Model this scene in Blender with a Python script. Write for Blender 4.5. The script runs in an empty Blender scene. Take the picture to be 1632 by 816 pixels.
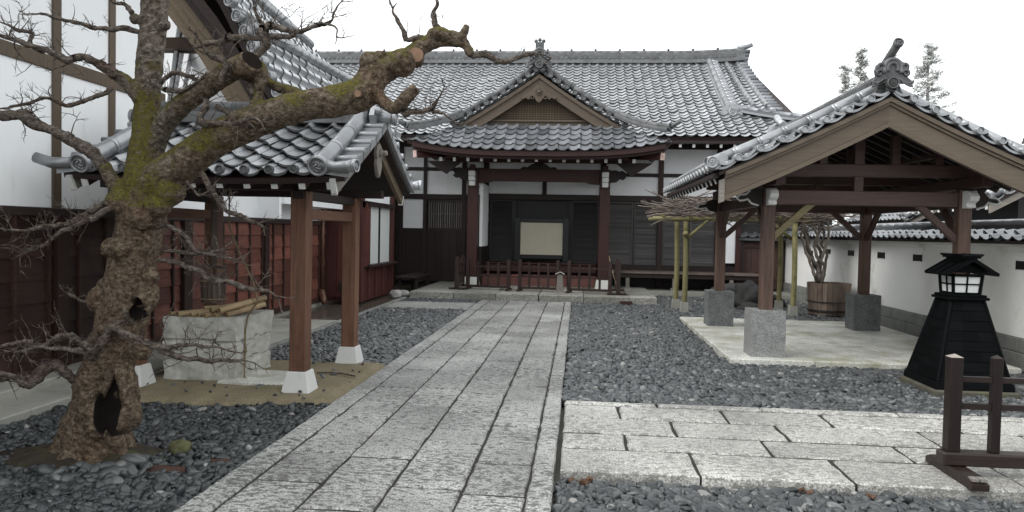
import bpy, math, random
import numpy as np
from mathutils import Vector, Matrix, noise
random.seed(7); rng = np.random.default_rng(7)
scene = bpy.context.scene
COL = scene.collection
PI = math.pi
# ------------------------------------------------------------------ camera, sky, sun, exposure
FPX = 1190.0; EYE = 1.6; YAW = 0.088178; PITCH = 0.032017; ROLL = 0.02
_r = Vector((math.cos(YAW), math.sin(YAW), 0)); _f0 = Vector((-math.sin(YAW), math.cos(YAW), 0)); _z = Vector((0, 0, 1))
CF = _f0*math.cos(PITCH) - _z*math.sin(PITCH); _u = _z*math.cos(PITCH) + _f0*math.sin(PITCH)
CR = _r*math.cos(ROLL) + _u*math.sin(ROLL); CU = _u*math.cos(ROLL) - _r*math.sin(ROLL)
cam = bpy.data.objects.new('camera', bpy.data.cameras.new('camera')); COL.objects.link(cam)
cam.data.sensor_width = 36; cam.data.lens = FPX/1632*36
cam.data.clip_start = 0.05; cam.data.clip_end = 3000
M3 = Matrix((CR, CU, -CF)).transposed()
cam.matrix_world = Matrix.Translation((0, 0, EYE)) @ M3.to_4x4()
scene.camera = cam

SUN_EL, SUN_AZ = math.radians(42), math.radians(-118)     # azimuth clockwise from +Y
world = bpy.data.worlds.new('World'); scene.world = world; world.use_nodes = True
nt = world.node_tree; nt.nodes.clear()
sky = nt.nodes.new('ShaderNodeTexSky'); sky.sky_type = 'NISHITA'; sky.sun_disc = False
sky.sun_elevation = SUN_EL; sky.sun_rotation = SUN_AZ; sky.dust_density = 4.0; sky.air_density = 1.5
hs = nt.nodes.new('ShaderNodeHueSaturation'); hs.inputs['Saturation'].default_value = 0.10
mx = nt.nodes.new('ShaderNodeMix'); mx.data_type = 'RGBA'; mx.inputs[0].default_value = 0.72
mx.inputs[7].default_value = (8.6, 8.95, 9.1, 1)           # even cloud cover mixed over the clear sky
bg = nt.nodes.new('ShaderNodeBackground'); bg.inputs['Strength'].default_value = 0.105
wo = nt.nodes.new('ShaderNodeOutputWorld')
nt.links.new(sky.outputs[0], hs.inputs['Color']); nt.links.new(hs.outputs[0], mx.inputs[6])
nt.links.new(mx.outputs[2], bg.inputs['Color']); nt.links.new(bg.outputs[0], wo.inputs['Surface'])
sl = bpy.data.lights.new('sun', 'SUN'); sl.energy = 1.0; sl.angle = math.radians(40); sl.color = (1, 0.97, 0.93)
so = bpy.data.objects.new('sun', sl); COL.objects.link(so)
sd = Vector((math.sin(SUN_AZ)*math.cos(SUN_EL), math.cos(SUN_AZ)*math.cos(SUN_EL), math.sin(SUN_EL)))
so.rotation_euler = (-sd).to_track_quat('-Z', 'Y').to_euler()
vs = scene.view_settings; vs.view_transform = 'Standard'; vs.look = 'None'; vs.gamma = 1; vs.use_curve_mapping = False
vs.exposure = 1.0
scene.cycles.max_bounces = 6; scene.cycles.diffuse_bounces = 3

def at(px, py, Y):
    """the world point on the plane y = Y that a pixel of the 1632 x 816 photo looks at"""
    r = CR*((px-816)/FPX) + CU*((408-py)/FPX) + CF
    t = Y/r.y
    return Vector((r.x*t, Y, EYE+r.z*t))

# ------------------------------------------------------------------ materials
MATS = {}
def mat(name, base, rough=0.7, var=0.25, scale=6, stretch=(1, 1, 1), bump=0.3, metal=0.0, tint=0.25,
        stain=None, stain_at=0.55, stain_scale=1.2, fine=0, spec=0.3, bump_d=0.01, stain_soft=0.15, stain_stretch=(1, 1, 1)):
    m = bpy.data.materials.new(name); m.use_nodes = True; t = m.node_tree; N = t.nodes; L = t.links
    b = N['Principled BSDF']; b.inputs['Roughness'].default_value = rough; b.inputs['Metallic'].default_value = metal
    b.inputs['Specular IOR Level'].default_value = spec
    tc = N.new('ShaderNodeTexCoord'); mp = N.new('ShaderNodeMapping'); mp.inputs['Scale'].default_value = stretch
    L.new(tc.outputs['Object'], mp.inputs[0])
    n1 = N.new('ShaderNodeTexNoise'); n1.inputs['Scale'].default_value = scale; n1.inputs['Detail'].default_value = 6
    n1.inputs['Roughness'].default_value = 0.65; L.new(mp.outputs[0], n1.inputs['Vector'])
    mr = N.new('ShaderNodeMapRange'); mr.inputs[1].default_value = 0.25; mr.inputs[2].default_value = 0.75
    mr.inputs[3].default_value = 1-var; mr.inputs[4].default_value = 1+var; L.new(n1.outputs[0], mr.inputs[0])
    at_ = N.new('ShaderNodeAttribute'); at_.attribute_name = 'tint'
    mt = N.new('ShaderNodeMapRange'); mt.inputs[3].default_value = 1-tint; mt.inputs[4].default_value = 1+tint
    L.new(at_.outputs['Fac'], mt.inputs[0])
    mu = N.new('ShaderNodeMath'); mu.operation = 'MULTIPLY'; L.new(mr.outputs[0], mu.inputs[0]); L.new(mt.outputs[0], mu.inputs[1])
    fac = mu
    if fine:
        n2 = N.new('ShaderNodeTexNoise'); n2.inputs['Scale'].default_value = fine; n2.inputs['Detail'].default_value = 2
        L.new(tc.outputs['Object'], n2.inputs['Vector'])
        m2 = N.new('ShaderNodeMapRange'); m2.inputs[1].default_value = 0.3; m2.inputs[2].default_value = 0.7
        m2.inputs[3].default_value = 0.65; m2.inputs[4].default_value = 1.35; L.new(n2.outputs[0], m2.inputs[0])
        mu2 = N.new('ShaderNodeMath'); mu2.operation = 'MULTIPLY'; L.new(mu.outputs[0], mu2.inputs[0]); L.new(m2.outputs[0], mu2.inputs[1]); fac = mu2
    vm = N.new('ShaderNodeVectorMath'); vm.operation = 'SCALE'; vm.inputs[0].default_value = base[:3]; L.new(fac.outputs[0], vm.inputs['Scale'])
    out = vm.outputs[0]
    if stain:
        ms = N.new('ShaderNodeMapping'); ms.inputs['Scale'].default_value = stain_stretch; L.new(tc.outputs['Object'], ms.inputs[0])
        n3 = N.new('ShaderNodeTexNoise'); n3.inputs['Scale'].default_value = stain_scale; n3.inputs['Detail'].default_value = 5
        n3.inputs['Roughness'].default_value = 0.7; L.new(ms.outputs[0], n3.inputs['Vector'])
        m3 = N.new('ShaderNodeMapRange'); m3.inputs[1].default_value = stain_at; m3.inputs[2].default_value = stain_at+stain_soft
        L.new(n3.outputs[0], m3.inputs[0])
        mc = N.new('ShaderNodeMix'); mc.data_type = 'RGBA'; L.new(m3.outputs[0], mc.inputs[0]); L.new(out, mc.inputs[6])
        mc.inputs[7].default_value = (*stain, 1); out = mc.outputs[2]
    L.new(out, b.inputs['Base Color'])
    if bump:
        bp = N.new('ShaderNodeBump'); bp.inputs['Strength'].default_value = bump; bp.inputs['Distance'].default_value = bump_d
        L.new((n2 if fine else n1).outputs[0], bp.inputs['Height']); L.new(bp.outputs[0], b.inputs['Normal'])
    MATS[name] = m; return m
V_ = (14, 14, 0.8); HX = (0.8, 14, 14); HY = (14, 0.8, 14)
tile = mat('roof_tile', (0.525, 0.5355, 0.552), 0.36, 0.2, 3, tint=0.14, bump=0.10, metal=0.75, spec=0.5, stain=(0.3, 0.3075, 0.315), stain_at=0.58, stain_scale=1.6)
tile_blue = mat('roof_tile_blue', (0.1872, 0.195, 0.2106), 0.4, 0.2, 3, tint=0.5, bump=0.1, metal=0.35, spec=0.5, stain=(0.2652, 0.2691, 0.273), stain_at=0.56, stain_scale=1.8)
tile_edge = mat('roof_tile_edge', (0.0935, 0.0957, 0.099), 0.6, 0.3, 8, tint=0.3, bump=0.2)
tile_dark = mat('roof_tile_aged', (0.119, 0.1215, 0.1249), 0.5, 0.3, 5, tint=0.3, bump=0.3, metal=0.2, stain=(0.0425, 0.0442, 0.0442), stain_at=0.55)
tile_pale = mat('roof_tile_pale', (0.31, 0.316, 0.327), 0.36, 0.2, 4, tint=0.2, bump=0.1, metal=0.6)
plaster = mat('white_plaster', (0.86, 0.87, 0.88), 0.85, 0.03, 2, tint=0.02, bump=0.08, stain=(0.62, 0.62, 0.60), stain_at=0.58, stain_scale=1.6, stain_soft=0.3, stain_stretch=(2.5, 2.5, .5))
plaster_wall = mat('weathered_plaster', (0.87, 0.87, 0.85), 0.85, 0.05, 2, tint=0.02, bump=0.1, stain=(0.50, 0.49, 0.41), stain_at=0.57, stain_scale=1.3, stain_soft=0.25)
red_board = mat('red_stained_boards', (0.03358, 0.01752, 0.01387), 0.5, 0.4, 4, HY, tint=0.5, bump=0.25, stain=(0.02482, 0.01314, 0.01095), stain_at=0.55)
red_warm = mat('warm_red_boards', (0.125, 0.046, 0.034), 0.5, 0.4, 4, HY, tint=0.5, bump=0.25, stain=(0.069, 0.0276, 0.0207), stain_at=0.55)
red_plank = mat('red_stained_planks', (0.08075, 0.0285, 0.02375), 0.5, 0.3, 4, V_, tint=0.25, bump=0.25, stain=(0.057, 0.019, 0.0152), stain_at=0.55)  # lighter red for the planks of the bay
post_red = mat('red_brown_post', (0.0456, 0.01824, 0.0152), 0.5, 0.3, 3, V_, tint=0.12, bump=0.2)
fascia_m = mat('dark_red_fascia', (0.032, 0.012, 0.0104), 0.5, 0.3, 3, HX, tint=0.12, bump=0.2)
beam_red = mat('red_brown_beam', (0.0429, 0.01638, 0.01482), 0.55, 0.3, 3, HX, tint=0.15, bump=0.2)
beam_red_y = mat('red_brown_beam_deep', (0.0429, 0.01638, 0.01482), 0.55, 0.3, 3, HY, tint=0.15, bump=0.2)
dark_v = mat('dark_wood_upright', (0.0255, 0.01615, 0.01445), 0.55, 0.3, 3, V_, tint=0.2, bump=0.2)
dark_x = mat('dark_wood_across', (0.0255, 0.017, 0.0153), 0.55, 0.3, 3, HX, tint=0.25, bump=0.2)
dark_y = mat('dark_wood_deep', (0.0255, 0.017, 0.0153), 0.55, 0.3, 3, HY, tint=0.25, bump=0.2)
soffit_m = mat('soffit_wood', (0.0405, 0.0279, 0.0198), 0.7, 0.3, 3, HY, tint=0.3, bump=0.2, spec=0.15)
dark_panel = mat('dark_board', (0.022, 0.021, 0.021), 0.5, 0.3, 3, HX, tint=0.2, bump=0.2)
shutter_m = mat('grey_shutter_slats', (0.0675, 0.0621, 0.0603), 0.5, 0.35, 3, HX, tint=0.35, bump=0.3, stain=(0.0765, 0.0702, 0.0675), stain_at=0.58)
brown_v = mat('brown_post', (0.138, 0.070, 0.044), 0.55, 0.5, 3, V_, tint=0.1, bump=0.2, stain=(0.07225, 0.03024, 0.0189), stain_at=0.55)
brown_y = mat('brown_beam', (0.14, 0.072, 0.046), 0.5, 0.3, 3, HY, tint=0.1, bump=0.2)
kiosk_v = mat('pavilion_post', (0.098, 0.060, 0.047), 0.55, 0.5, 3, V_, tint=0.12, bump=0.3, stain=(0.0936, 0.0585, 0.0429), stain_at=0.56, stain_scale=2.5, stain_stretch=(4, 4, .5))
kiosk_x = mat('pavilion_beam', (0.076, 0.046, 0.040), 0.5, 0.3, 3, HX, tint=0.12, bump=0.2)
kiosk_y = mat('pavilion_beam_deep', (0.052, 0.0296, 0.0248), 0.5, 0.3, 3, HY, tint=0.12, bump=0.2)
tan = mat('bare_timber', (0.1138, 0.08881, 0.066), 0.6, 0.2, 3, HX, tint=0.08, bump=0.15, stain=(0.08645, 0.06634, 0.0504), stain_at=0.55, stain_stretch=(0.6, 6, 6))
tan_y = mat('bare_timber_deep', (0.136, 0.1024, 0.068), 0.6, 0.2, 3, HY, tint=0.08, bump=0.15)
tan_v = mat('bare_timber_upright', (0.09775, 0.07225, 0.0493), 0.65, 0.25, 3, V_, tint=0.1, bump=0.15)
tan_x = mat('gable_timber', (0.09775, 0.0748, 0.0561), 0.65, 0.2, 3, HX, tint=0.1, bump=0.15)
grey_wood = mat('weathered_wood', (0.2125, 0.1913, 0.17), 0.7, 0.25, 4, HX, tint=0.2, bump=0.3)
white_paint = mat('white_paint', (0.64, 0.64, 0.624), 0.6, 0.06, 8, tint=0.04, bump=0.05, stain=(0.416, 0.4, 0.36), stain_at=0.60, stain_scale=5, stain_soft=.2)
barrier_m = mat('barrier_wood', (0.0315, 0.0195, 0.01725), 0.4, 0.3, 4, V_, tint=0.25, bump=0.2)
barrier_x = mat('barrier_rail', (0.033, 0.02025, 0.018), 0.38, 0.3, 4, HX, tint=0.2, bump=0.2)
concrete = mat('concrete', (0.2992, 0.2948, 0.264), 0.8, 0.18, 2.5, tint=0.1, bump=0.2, stain=(0.22, 0.2156, 0.1848), stain_at=0.52, stain_scale=1.6)
pad_m = mat('damp_concrete', (0.58, 0.58, 0.535), 0.5, 0.3, 2.6, tint=0.12, bump=0.12, stain=(0.3078, 0.2987, 0.2166), stain_at=0.47, stain_scale=1.5, stain_soft=0.2, fine=60)
stone_base = mat('wall_base_stone', (0.209, 0.2137, 0.1995), 0.8, 0.25, 4, tint=0.15, bump=0.3, stain=(0.114, 0.1187, 0.1045), stain_at=0.52)
footing_m = mat('speckled_granite', (0.2376, 0.242, 0.2376), 0.75, 0.25, 12, tint=0.15, bump=0.8, fine=70, bump_d=0.012)
footing_dark = mat('dark_granite', (0.1275, 0.136, 0.136), 0.75, 0.3, 8, tint=0.2, bump=0.5, fine=50, stain=(0.187, 0.1955, 0.1955), stain_at=0.58)
well_stone = mat('well_stone', (0.45, 0.445, 0.41), 0.85, 0.3, 5, tint=0.12, bump=0.6, stain=(0.3, 0.294, 0.264), stain_at=0.55, stain_scale=3, bump_d=0.02)
sand = mat('packed_sand', (0.2106, 0.1755, 0.1131), 0.9, 0.2, 3, tint=0, bump=0.3, fine=90, stain=(0.1482, 0.1365, 0.0702), stain_at=0.56, stain_scale=1.8)
soil = mat('damp_soil', (0.0315, 0.0238, 0.0168), 0.9, 0.5, 9, tint=0, bump=0.9, stain=(0.0525, 0.0595, 0.0154), stain_at=0.52, stain_scale=3.0, bump_d=0.02)
soil_red = mat('red_brown_soil', (0.0595, 0.028, 0.0196), 0.9, 0.4, 9, tint=0, bump=0.8, bump_d=0.02)
joint_m = mat('joint_dirt', (0.03, 0.029, 0.026), 0.9, 0.4, 12, tint=0, bump=0.3)
gravel_bed = mat('gravel_bed', (0.012, 0.013, 0.013), 0.8, 0.4, 20, tint=0, bump=0.6)  # near-black: shade in the gaps between pebbles is put into the bed colour
bamboo = mat('dry_bamboo', (0.323, 0.238, 0.1403), 0.42, 0.25, 5, tint=0.25, bump=0.1)
bamboo_cut = mat('bamboo_core', (0.16, 0.10, 0.045), 0.8, 0.2, 8, tint=0.1, bump=0.1)
green_bamboo = mat('mossy_pole', (0.205, 0.1845, 0.0861), 0.65, 0.3, 4, V_, tint=0.2, bump=0.3, stain=(0.1271, 0.123, 0.0533), stain_at=0.52, stain_scale=3)
twig_m = mat('dry_twigs', (0.132, 0.108, 0.092), 0.85, 0.3, 12, tint=0.45, bump=0.3)
vine_m = mat('wisteria_bark', (0.136, 0.116, 0.096), 0.85, 0.35, 10, tint=0.3, bump=0.5)
tub_m = mat('tub_staves', (0.175, 0.135, 0.11), 0.75, 0.3, 3, V_, tint=0.25, bump=0.4, stain=(0.10, 0.068, 0.052), stain_at=0.53, stain_scale=2.5, stain_stretch=(2, 2, 0.6))
bucket_m = mat('bucket_staves', (0.0935, 0.07225, 0.0595), 0.75, 0.3, 4, V_, tint=0.25, bump=0.4)
rope_m = mat('straw_rope', (0.2, 0.152, 0.096), 0.9, 0.25, 40, tint=0.1, bump=0.5)
rock_m = mat('dark_rock', (0.048, 0.048, 0.0464), 0.7, 0.45, 5, tint=0.2, bump=0.7, stain=(0.08, 0.08, 0.076), stain_at=0.55, bump_d=0.03)
moss_rock = mat('mossy_rock', (0.091, 0.0896, 0.042), 0.9, 0.35, 14, tint=0, bump=0.7, stain=(0.182, 0.175, 0.14), stain_at=0.56, stain_scale=6)
white_rock = mat('pale_stone', (0.36, 0.352, 0.336), 0.85, 0.25, 8, tint=0.1, bump=0.5)
lantern_m = mat('black_lantern_boards', (0.002625, 0.003325, 0.003675), 0.6, 0.3, 4, HX, tint=0.35, bump=0.25, spec=0.06)
lantern_base = mat('mossy_stone', (0.068, 0.064, 0.0496), 0.85, 0.35, 7, tint=0.15, bump=0.5, stain=(0.096, 0.1, 0.048), stain_at=0.56)
paper = mat('paper_pane', (0.612, 0.629, 0.6205), 0.6, 0.03, 6, tint=0.03, bump=0)
screen_m = mat('gold_paper', (0.456, 0.4294, 0.3344), 0.6, 0.08, 3, tint=0, bump=0)
black = mat('black_lacquer', (0.010, 0.010, 0.011), 0.35, 0.2, 5, tint=0.1, bump=0)
rot_shade_m = mat('rotten_wood_shade', (0.014, 0.011, 0.009), 1.0, 0.4, 12, tint=0, bump=0.5, spec=0.05)  # near-black: a hollow's shade is put into this colour
cut_m = mat('cut_wood', (0.2145, 0.13, 0.0845), 0.8, 0.25, 30, tint=0, bump=0.2)
hazed_needle_m = mat('conifer_needles_hazed', (0.42, 0.43, 0.41), 0.9, 0.35, 6, tint=0.5, bump=0)  # pale grey: the distance haze is put into the needle colour
trunk_m = mat('conifer_bark', (0.3, 0.29, 0.28), 0.9, 0.3, 8, tint=0.2, bump=0.3)
hill_m = mat('wooded_hill', (0.068, 0.068, 0.06), 0.95, 0.6, 0.6, tint=0, bump=0)
earth = mat('bare_earth', (0.12, 0.116, 0.1), 0.9, 0.25, 1.5, tint=0, bump=0.3)
leaf_m = mat('dead_leaf', (0.088, 0.048, 0.0304), 0.8, 0.3, 20, tint=0.4, bump=0)
copper = mat('drain_pipe', (0.128, 0.068, 0.048), 0.3, 0.3, 6, tint=0, bump=0.1, metal=0.3)
wet_floor = mat('wet_concrete', (0.092, 0.08, 0.064), 0.22, 0.3, 2.2, tint=0.1, bump=0.06, stain=(0.136, 0.124, 0.1), stain_at=0.55)

def granite(name, base, dark, streak=(7.0, 12, 9)):
    m = bpy.data.materials.new(name); m.use_nodes = True; t = m.node_tree; N = t.nodes; L = t.links
    b = N['Principled BSDF']; b.inputs['Roughness'].default_value = 0.62
    tc = N.new('ShaderNodeTexCoord')
    def nz(scale, vec, detail=3, rough=0.6):
        n = N.new('ShaderNodeTexNoise'); n.inputs['Scale'].default_value = scale; n.inputs['Detail'].default_value = detail
        n.inputs['Roughness'].default_value = rough; L.new(vec, n.inputs['Vector']); return n.outputs[0]
    def rng_(src, a, b_, c, d):
        r = N.new('ShaderNodeMapRange'); r.inputs[1].default_value = a; r.inputs[2].default_value = b_; r.inputs[3].default_value = c; r.inputs[4].default_value = d
        L.new(src, r.inputs[0]); return r.outputs[0]
    def mul(a, b_):
        x = N.new('ShaderNodeMath'); x.operation = 'MULTIPLY'; L.new(a, x.inputs[0]); L.new(b_, x.inputs[1]); return x.outputs[0]
    mp = N.new('ShaderNodeMapping'); mp.inputs['Scale'].default_value = streak; L.new(tc.outputs['Object'], mp.inputs[0])
    speck = rng_(nz(70, tc.outputs['Object'], 3, 0.85), 0.38, 0.62, 0.40, 1.55)
    big = rng_(nz(1.1, tc.outputs['Object'], 6, 0.65), 0.3, 0.7, 0.66, 1.22)
    atn = N.new('ShaderNodeAttribute'); atn.attribute_name = 'tint'
    ti = rng_(atn.outputs['Fac'], 0, 1, 0.80, 1.12)
    pit_n = nz(2.2, mp.outputs[0], 5, 0.72)
    area = rng_(nz(0.8, tc.outputs['Object'], 3), 0.35, 0.65, -0.03, 0.07)
    sub = N.new('ShaderNodeMath'); sub.operation = 'ADD'; L.new(pit_n, sub.inputs[0]); L.new(area, sub.inputs[1])
    pit = rng_(sub.outputs[0], 0.545, 0.59, 0, 0.88)
    vm = N.new('ShaderNodeVectorMath'); vm.operation = 'SCALE'; vm.inputs[0].default_value = base; L.new(mul(mul(speck, big), ti), vm.inputs['Scale'])
    mc = N.new('ShaderNodeMix'); mc.data_type = 'RGBA'; L.new(pit, mc.inputs[0]); L.new(vm.outputs[0], mc.inputs[6]); mc.inputs[7].default_value = (*dark, 1)
    L.new(mc.outputs[2], b.inputs['Base Color'])
    inv = rng_(pit, 0, 1, 1, 0)
    sp = rng_(nz(30, tc.outputs['Object'], 4, 0.7), 0, 1, 0, 0.8)
    ad = N.new('ShaderNodeMath'); ad.operation = 'ADD'; L.new(inv, ad.inputs[0]); L.new(sp, ad.inputs[1])
    bp = N.new('ShaderNodeBump'); bp.inputs['Strength'].default_value = 0.55; bp.inputs['Distance'].default_value = 0.012
    L.new(ad.outputs[0], bp.inputs['Height']); L.new(bp.outputs[0], b.inputs['Normal'])
    return m
slab_m = granite('path_granite', (0.36, 0.358, 0.342), (0.085, 0.084, 0.08))
side_m = granite('side_path_granite', (0.43, 0.42, 0.395), (0.20, 0.195, 0.18))
step_m = granite('step_granite', (0.30, 0.295, 0.265), (0.15, 0.145, 0.12))

def pebble_mat(name, a, b_):
    m = bpy.data.materials.new(name); m.use_nodes = True; N = m.node_tree.nodes; L = m.node_tree.links
    b = N['Principled BSDF']; b.inputs['Roughness'].default_value = 0.33; b.inputs['Specular IOR Level'].default_value = 0.55
    oi = N.new('ShaderNodeObjectInfo'); cr = N.new('ShaderNodeValToRGB'); L.new(oi.outputs['Random'], cr.inputs[0])
    cr.color_ramp.elements[0].color = (*a, 1); cr.color_ramp.elements[1].color = (*b_, 1)
    e = cr.color_ramp.elements.new(0.90); e.color = tuple((a[i]*0.3+b_[i]*0.7) for i in range(3))+(1,)
    e = cr.color_ramp.elements.new(0.975); e.color = (b_[0]*1.5, b_[1]*1.45, b_[2]*1.4, 1)
    e = cr.color_ramp.elements.new(0.993); e.color = (0.26, 0.25, 0.235, 1)
    tc = N.new('ShaderNodeTexCoord'); n = N.new('ShaderNodeTexNoise'); n.inputs['Scale'].default_value = 2.5; L.new(tc.outputs['Object'], n.inputs['Vector'])
    mr = N.new('ShaderNodeMapRange'); mr.inputs[3].default_value = 0.6; mr.inputs[4].default_value = 1.4; L.new(n.outputs[0], mr.inputs[0])
    vm = N.new('ShaderNodeVectorMath'); vm.operation = 'SCALE'; L.new(cr.outputs[0], vm.inputs[0]); L.new(mr.outputs[0], vm.inputs['Scale'])
    L.new(vm.outputs[0], b.inputs['Base Color']); return m
pebble_m = pebble_mat('river_pebble', (0.029, 0.033, 0.035), (0.125, 0.131, 0.134))
pebble_near = pebble_mat('river_pebble_blue', (0.010, 0.0125, 0.014), (0.056, 0.062, 0.064))

pebble_mid = pebble_mat('river_pebble_mid', (0.018, 0.021, 0.023), (0.092, 0.098, 0.100))
pebble_big = pebble_mat('river_pebble_pale', (0.035, 0.04, 0.041), (0.10, 0.105, 0.104))
# ------------------------------------------------------------------ mesh tools
class MB:
    def __init__(s): s.v = []; s.f = []; s.m = []; s.t = []; s.s = []
    def _add(s, vs_, fs, mi=0, tint=None, smooth=False):
        o = len(s.v); s.v.extend([tuple(p) for p in vs_]); t = random.random() if tint is None else tint
        s.t.extend([t]*len(vs_))
        for f in fs: s.f.append(tuple(i+o for i in f)); s.m.append(mi); s.s.append(smooth)
        return s
    def box(s, x0, x1, y0, y1, z0, z1, mi=0, tint=None):
        v = [(x0,y0,z0),(x1,y0,z0),(x1,y1,z0),(x0,y1,z0),(x0,y0,z1),(x1,y0,z1),(x1,y1,z1),(x0,y1,z1)]
        return s._add(v, [(0,3,2,1),(4,5,6,7),(0,1,5,4),(1,2,6,5),(2,3,7,6),(3,0,4,7)], mi, tint)
    def frustum(s, cx, cy, z0, z1, a0, b0, a1, b1, mi=0, tint=None):
        v = [(cx+i*a0, cy+j*b0, z0) for i, j in ((-1,-1),(1,-1),(1,1),(-1,1))] + [(cx+i*a1, cy+j*b1, z1) for i, j in ((-1,-1),(1,-1),(1,1),(-1,1))]
        return s._add(v, [(0,3,2,1),(4,5,6,7),(0,1,5,4),(1,2,6,5),(2,3,7,6),(3,0,4,7)], mi, tint)
    def beam(s, p0, p1, w, h, up=(0,0,1), mi=0, tint=None):
        p0, p1, up = Vector(p0), Vector(p1), Vector(up); d = (p1-p0).normalized(); l = d.cross(up).normalized(); u = l.cross(d).normalized()
        v = [p+l*(i*w/2)+u*(j*h/2) for p in (p0, p1) for i, j in ((-1,-1),(1,-1),(1,1),(-1,1))]
        return s._add(v, [(0,1,2,3),(7,6,5,4),(0,4,5,1),(1,5,6,2),(2,6,7,3),(3,7,4,0)], mi, tint)
    def prism(s, pts, thick, mi=0, tint=None):
        """polygon in space pushed along the vector thick"""
        n = len(pts); th = Vector(thick); v = [Vector(p) for p in pts]; v += [p+th for p in v]
        f = [tuple(range(n))[::-1], tuple(range(n, 2*n))] + [(i, (i+1) % n, n+(i+1) % n, n+i) for i in range(n)]
        return s._add(v, f, mi, tint)
    def strip(s, top, bot, thick, mi=0, tint=None):
        """board between two polylines, with thickness vector"""
        n = len(top); th = Vector(thick); T = [Vector(p) for p in top]; B = [Vector(p) for p in bot]
        v = T+B+[p+th for p in T]+[p+th for p in B]; f = []
        for i in range(n-1):
            f += [(i, i+1, n+i+1, n+i), (2*n+i+1, 2*n+i, 3*n+i, 3*n+i+1), (i+1, i, 2*n+i, 2*n+i+1), (n+i, n+i+1, 3*n+i+1, 3*n+i)]
        f += [(0, n, 3*n, 2*n), (n-1, 3*n-1, 4*n-1, 2*n-1)]
        return s._add(v, f, mi, tint)
    def tube(s, pts, rad, n=8, mi=0, tint=None, caps=True, smooth=True, capmi=None):
        P = [Vector(p) for p in pts]; R = rad if hasattr(rad, '__len__') else [rad]*len(P)
        v = []; up = None
        for i, p in enumerate(P):
            d = (P[min(i+1, len(P)-1)]-P[max(i-1, 0)]); d = d.normalized() if d.length > 1e-9 else Vector((0,0,1))
            if up is None: up = Vector((0,0,1)) if abs(d.z) < 0.9 else Vector((0,1,0))
            l = d.cross(up).normalized(); up = l.cross(d).normalized()
            for k in range(n):
                a = 2*PI*k/n; v.append(p+(l*math.cos(a)+up*math.sin(a))*R[i])
        f = [(i*n+k, i*n+(k+1) % n, (i+1)*n+(k+1) % n, (i+1)*n+k) for i in range(len(P)-1) for k in range(n)]
        t = random.random() if tint is None else tint
        o = len(s.v); s._add(v, f, mi, t, smooth)
        if caps:
            cm = mi if capmi is None else capmi
            s.f.append(tuple(o+k for k in range(n))[::-1]); s.m.append(cm); s.s.append(False)
            s.f.append(tuple(o+(len(P)-1)*n+k for k in range(n))); s.m.append(cm); s.s.append(False)
        return s
    def ball(s, c, r, mi=0, n=10, tint=None, sq=(1,1,1)):
        v = [(c[0], c[1], c[2]-r*sq[2])]; f = []
        for j in range(1, n//2):
            ph = -PI/2+PI*j/(n//2)
            for k in range(n): v.append((c[0]+r*sq[0]*math.cos(ph)*math.cos(2*PI*k/n), c[1]+r*sq[1]*math.cos(ph)*math.sin(2*PI*k/n), c[2]+r*sq[2]*math.sin(ph)))
        v.append((c[0], c[1], c[2]+r*sq[2])); L_ = len(v)-1
        for k in range(n):
            f.append((0, 1+(k+1) % n, 1+k)); f.append((L_, L_-n+k, L_-n+(k+1) % n))
        for j in range(n//2-2):
            for k in range(n): a = 1+j*n; f.append((a+k, a+(k+1) % n, a+n+(k+1) % n, a+n+k))
        return s._add(v, f, mi, tint, True)
    def sweep(s, pts, sec, mi=0, tint=None, side=None, smooth=False):
        """closed section [(across, up)...] carried along pts"""
        P = [Vector(p) for p in pts]; n = len(sec); v = []
        for i, p in enumerate(P):
            d = (P[min(i+1, len(P)-1)]-P[max(i-1, 0)]).normalized()
            l = d.cross(Vector((0,0,1))).normalized() if side is None else Vector(side)
            u = l.cross(d).normalized()
            if u.z < 0: u = -u
            v += [p+l*a+u*b for a, b in sec]
        f = [(i*n+k, i*n+(k+1) % n, (i+1)*n+(k+1) % n, (i+1)*n+k) for i in range(len(P)-1) for k in range(n)]
        f += [tuple(range(n))[::-1], tuple((len(P)-1)*n+k for k in range(n))]
        return s._add(v, f, mi, tint, smooth)
    def build(s, name, m, parent=None, bevel=0, smooth_all=False):
        me = bpy.data.meshes.new(name); o = Vector(parent['at']) if parent is not None else Vector((0,0,0))
        me.from_pydata([(a-o.x, b-o.y, c-o.z) for a, b, c in s.v], [], s.f)
        ms = m if isinstance(m, (list, tuple)) else [m]
        for q in ms: me.materials.append(q)
        me.polygons.foreach_set('material_index', s.m); me.polygons.foreach_set('use_smooth', [x or smooth_all for x in s.s])
        a = me.attributes.new('tint', 'FLOAT', 'POINT'); a.data.foreach_set('value', s.t)
        me.validate(); me.update()
        ob = bpy.data.objects.new(name, me); COL.objects.link(ob)
        if parent is not None:
            ob.parent = parent['ob']
            ob_at = {'ob': ob, 'at': parent['at']}
        else: ob_at = {'ob': ob, 'at': (0, 0, 0)}
        if bevel:
            b = ob.modifiers.new('edge', 'BEVEL'); b.width = bevel; b.segments = 1; b.limit_method = 'ANGLE'; b.angle_limit = math.radians(50)
        return ob_at

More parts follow.
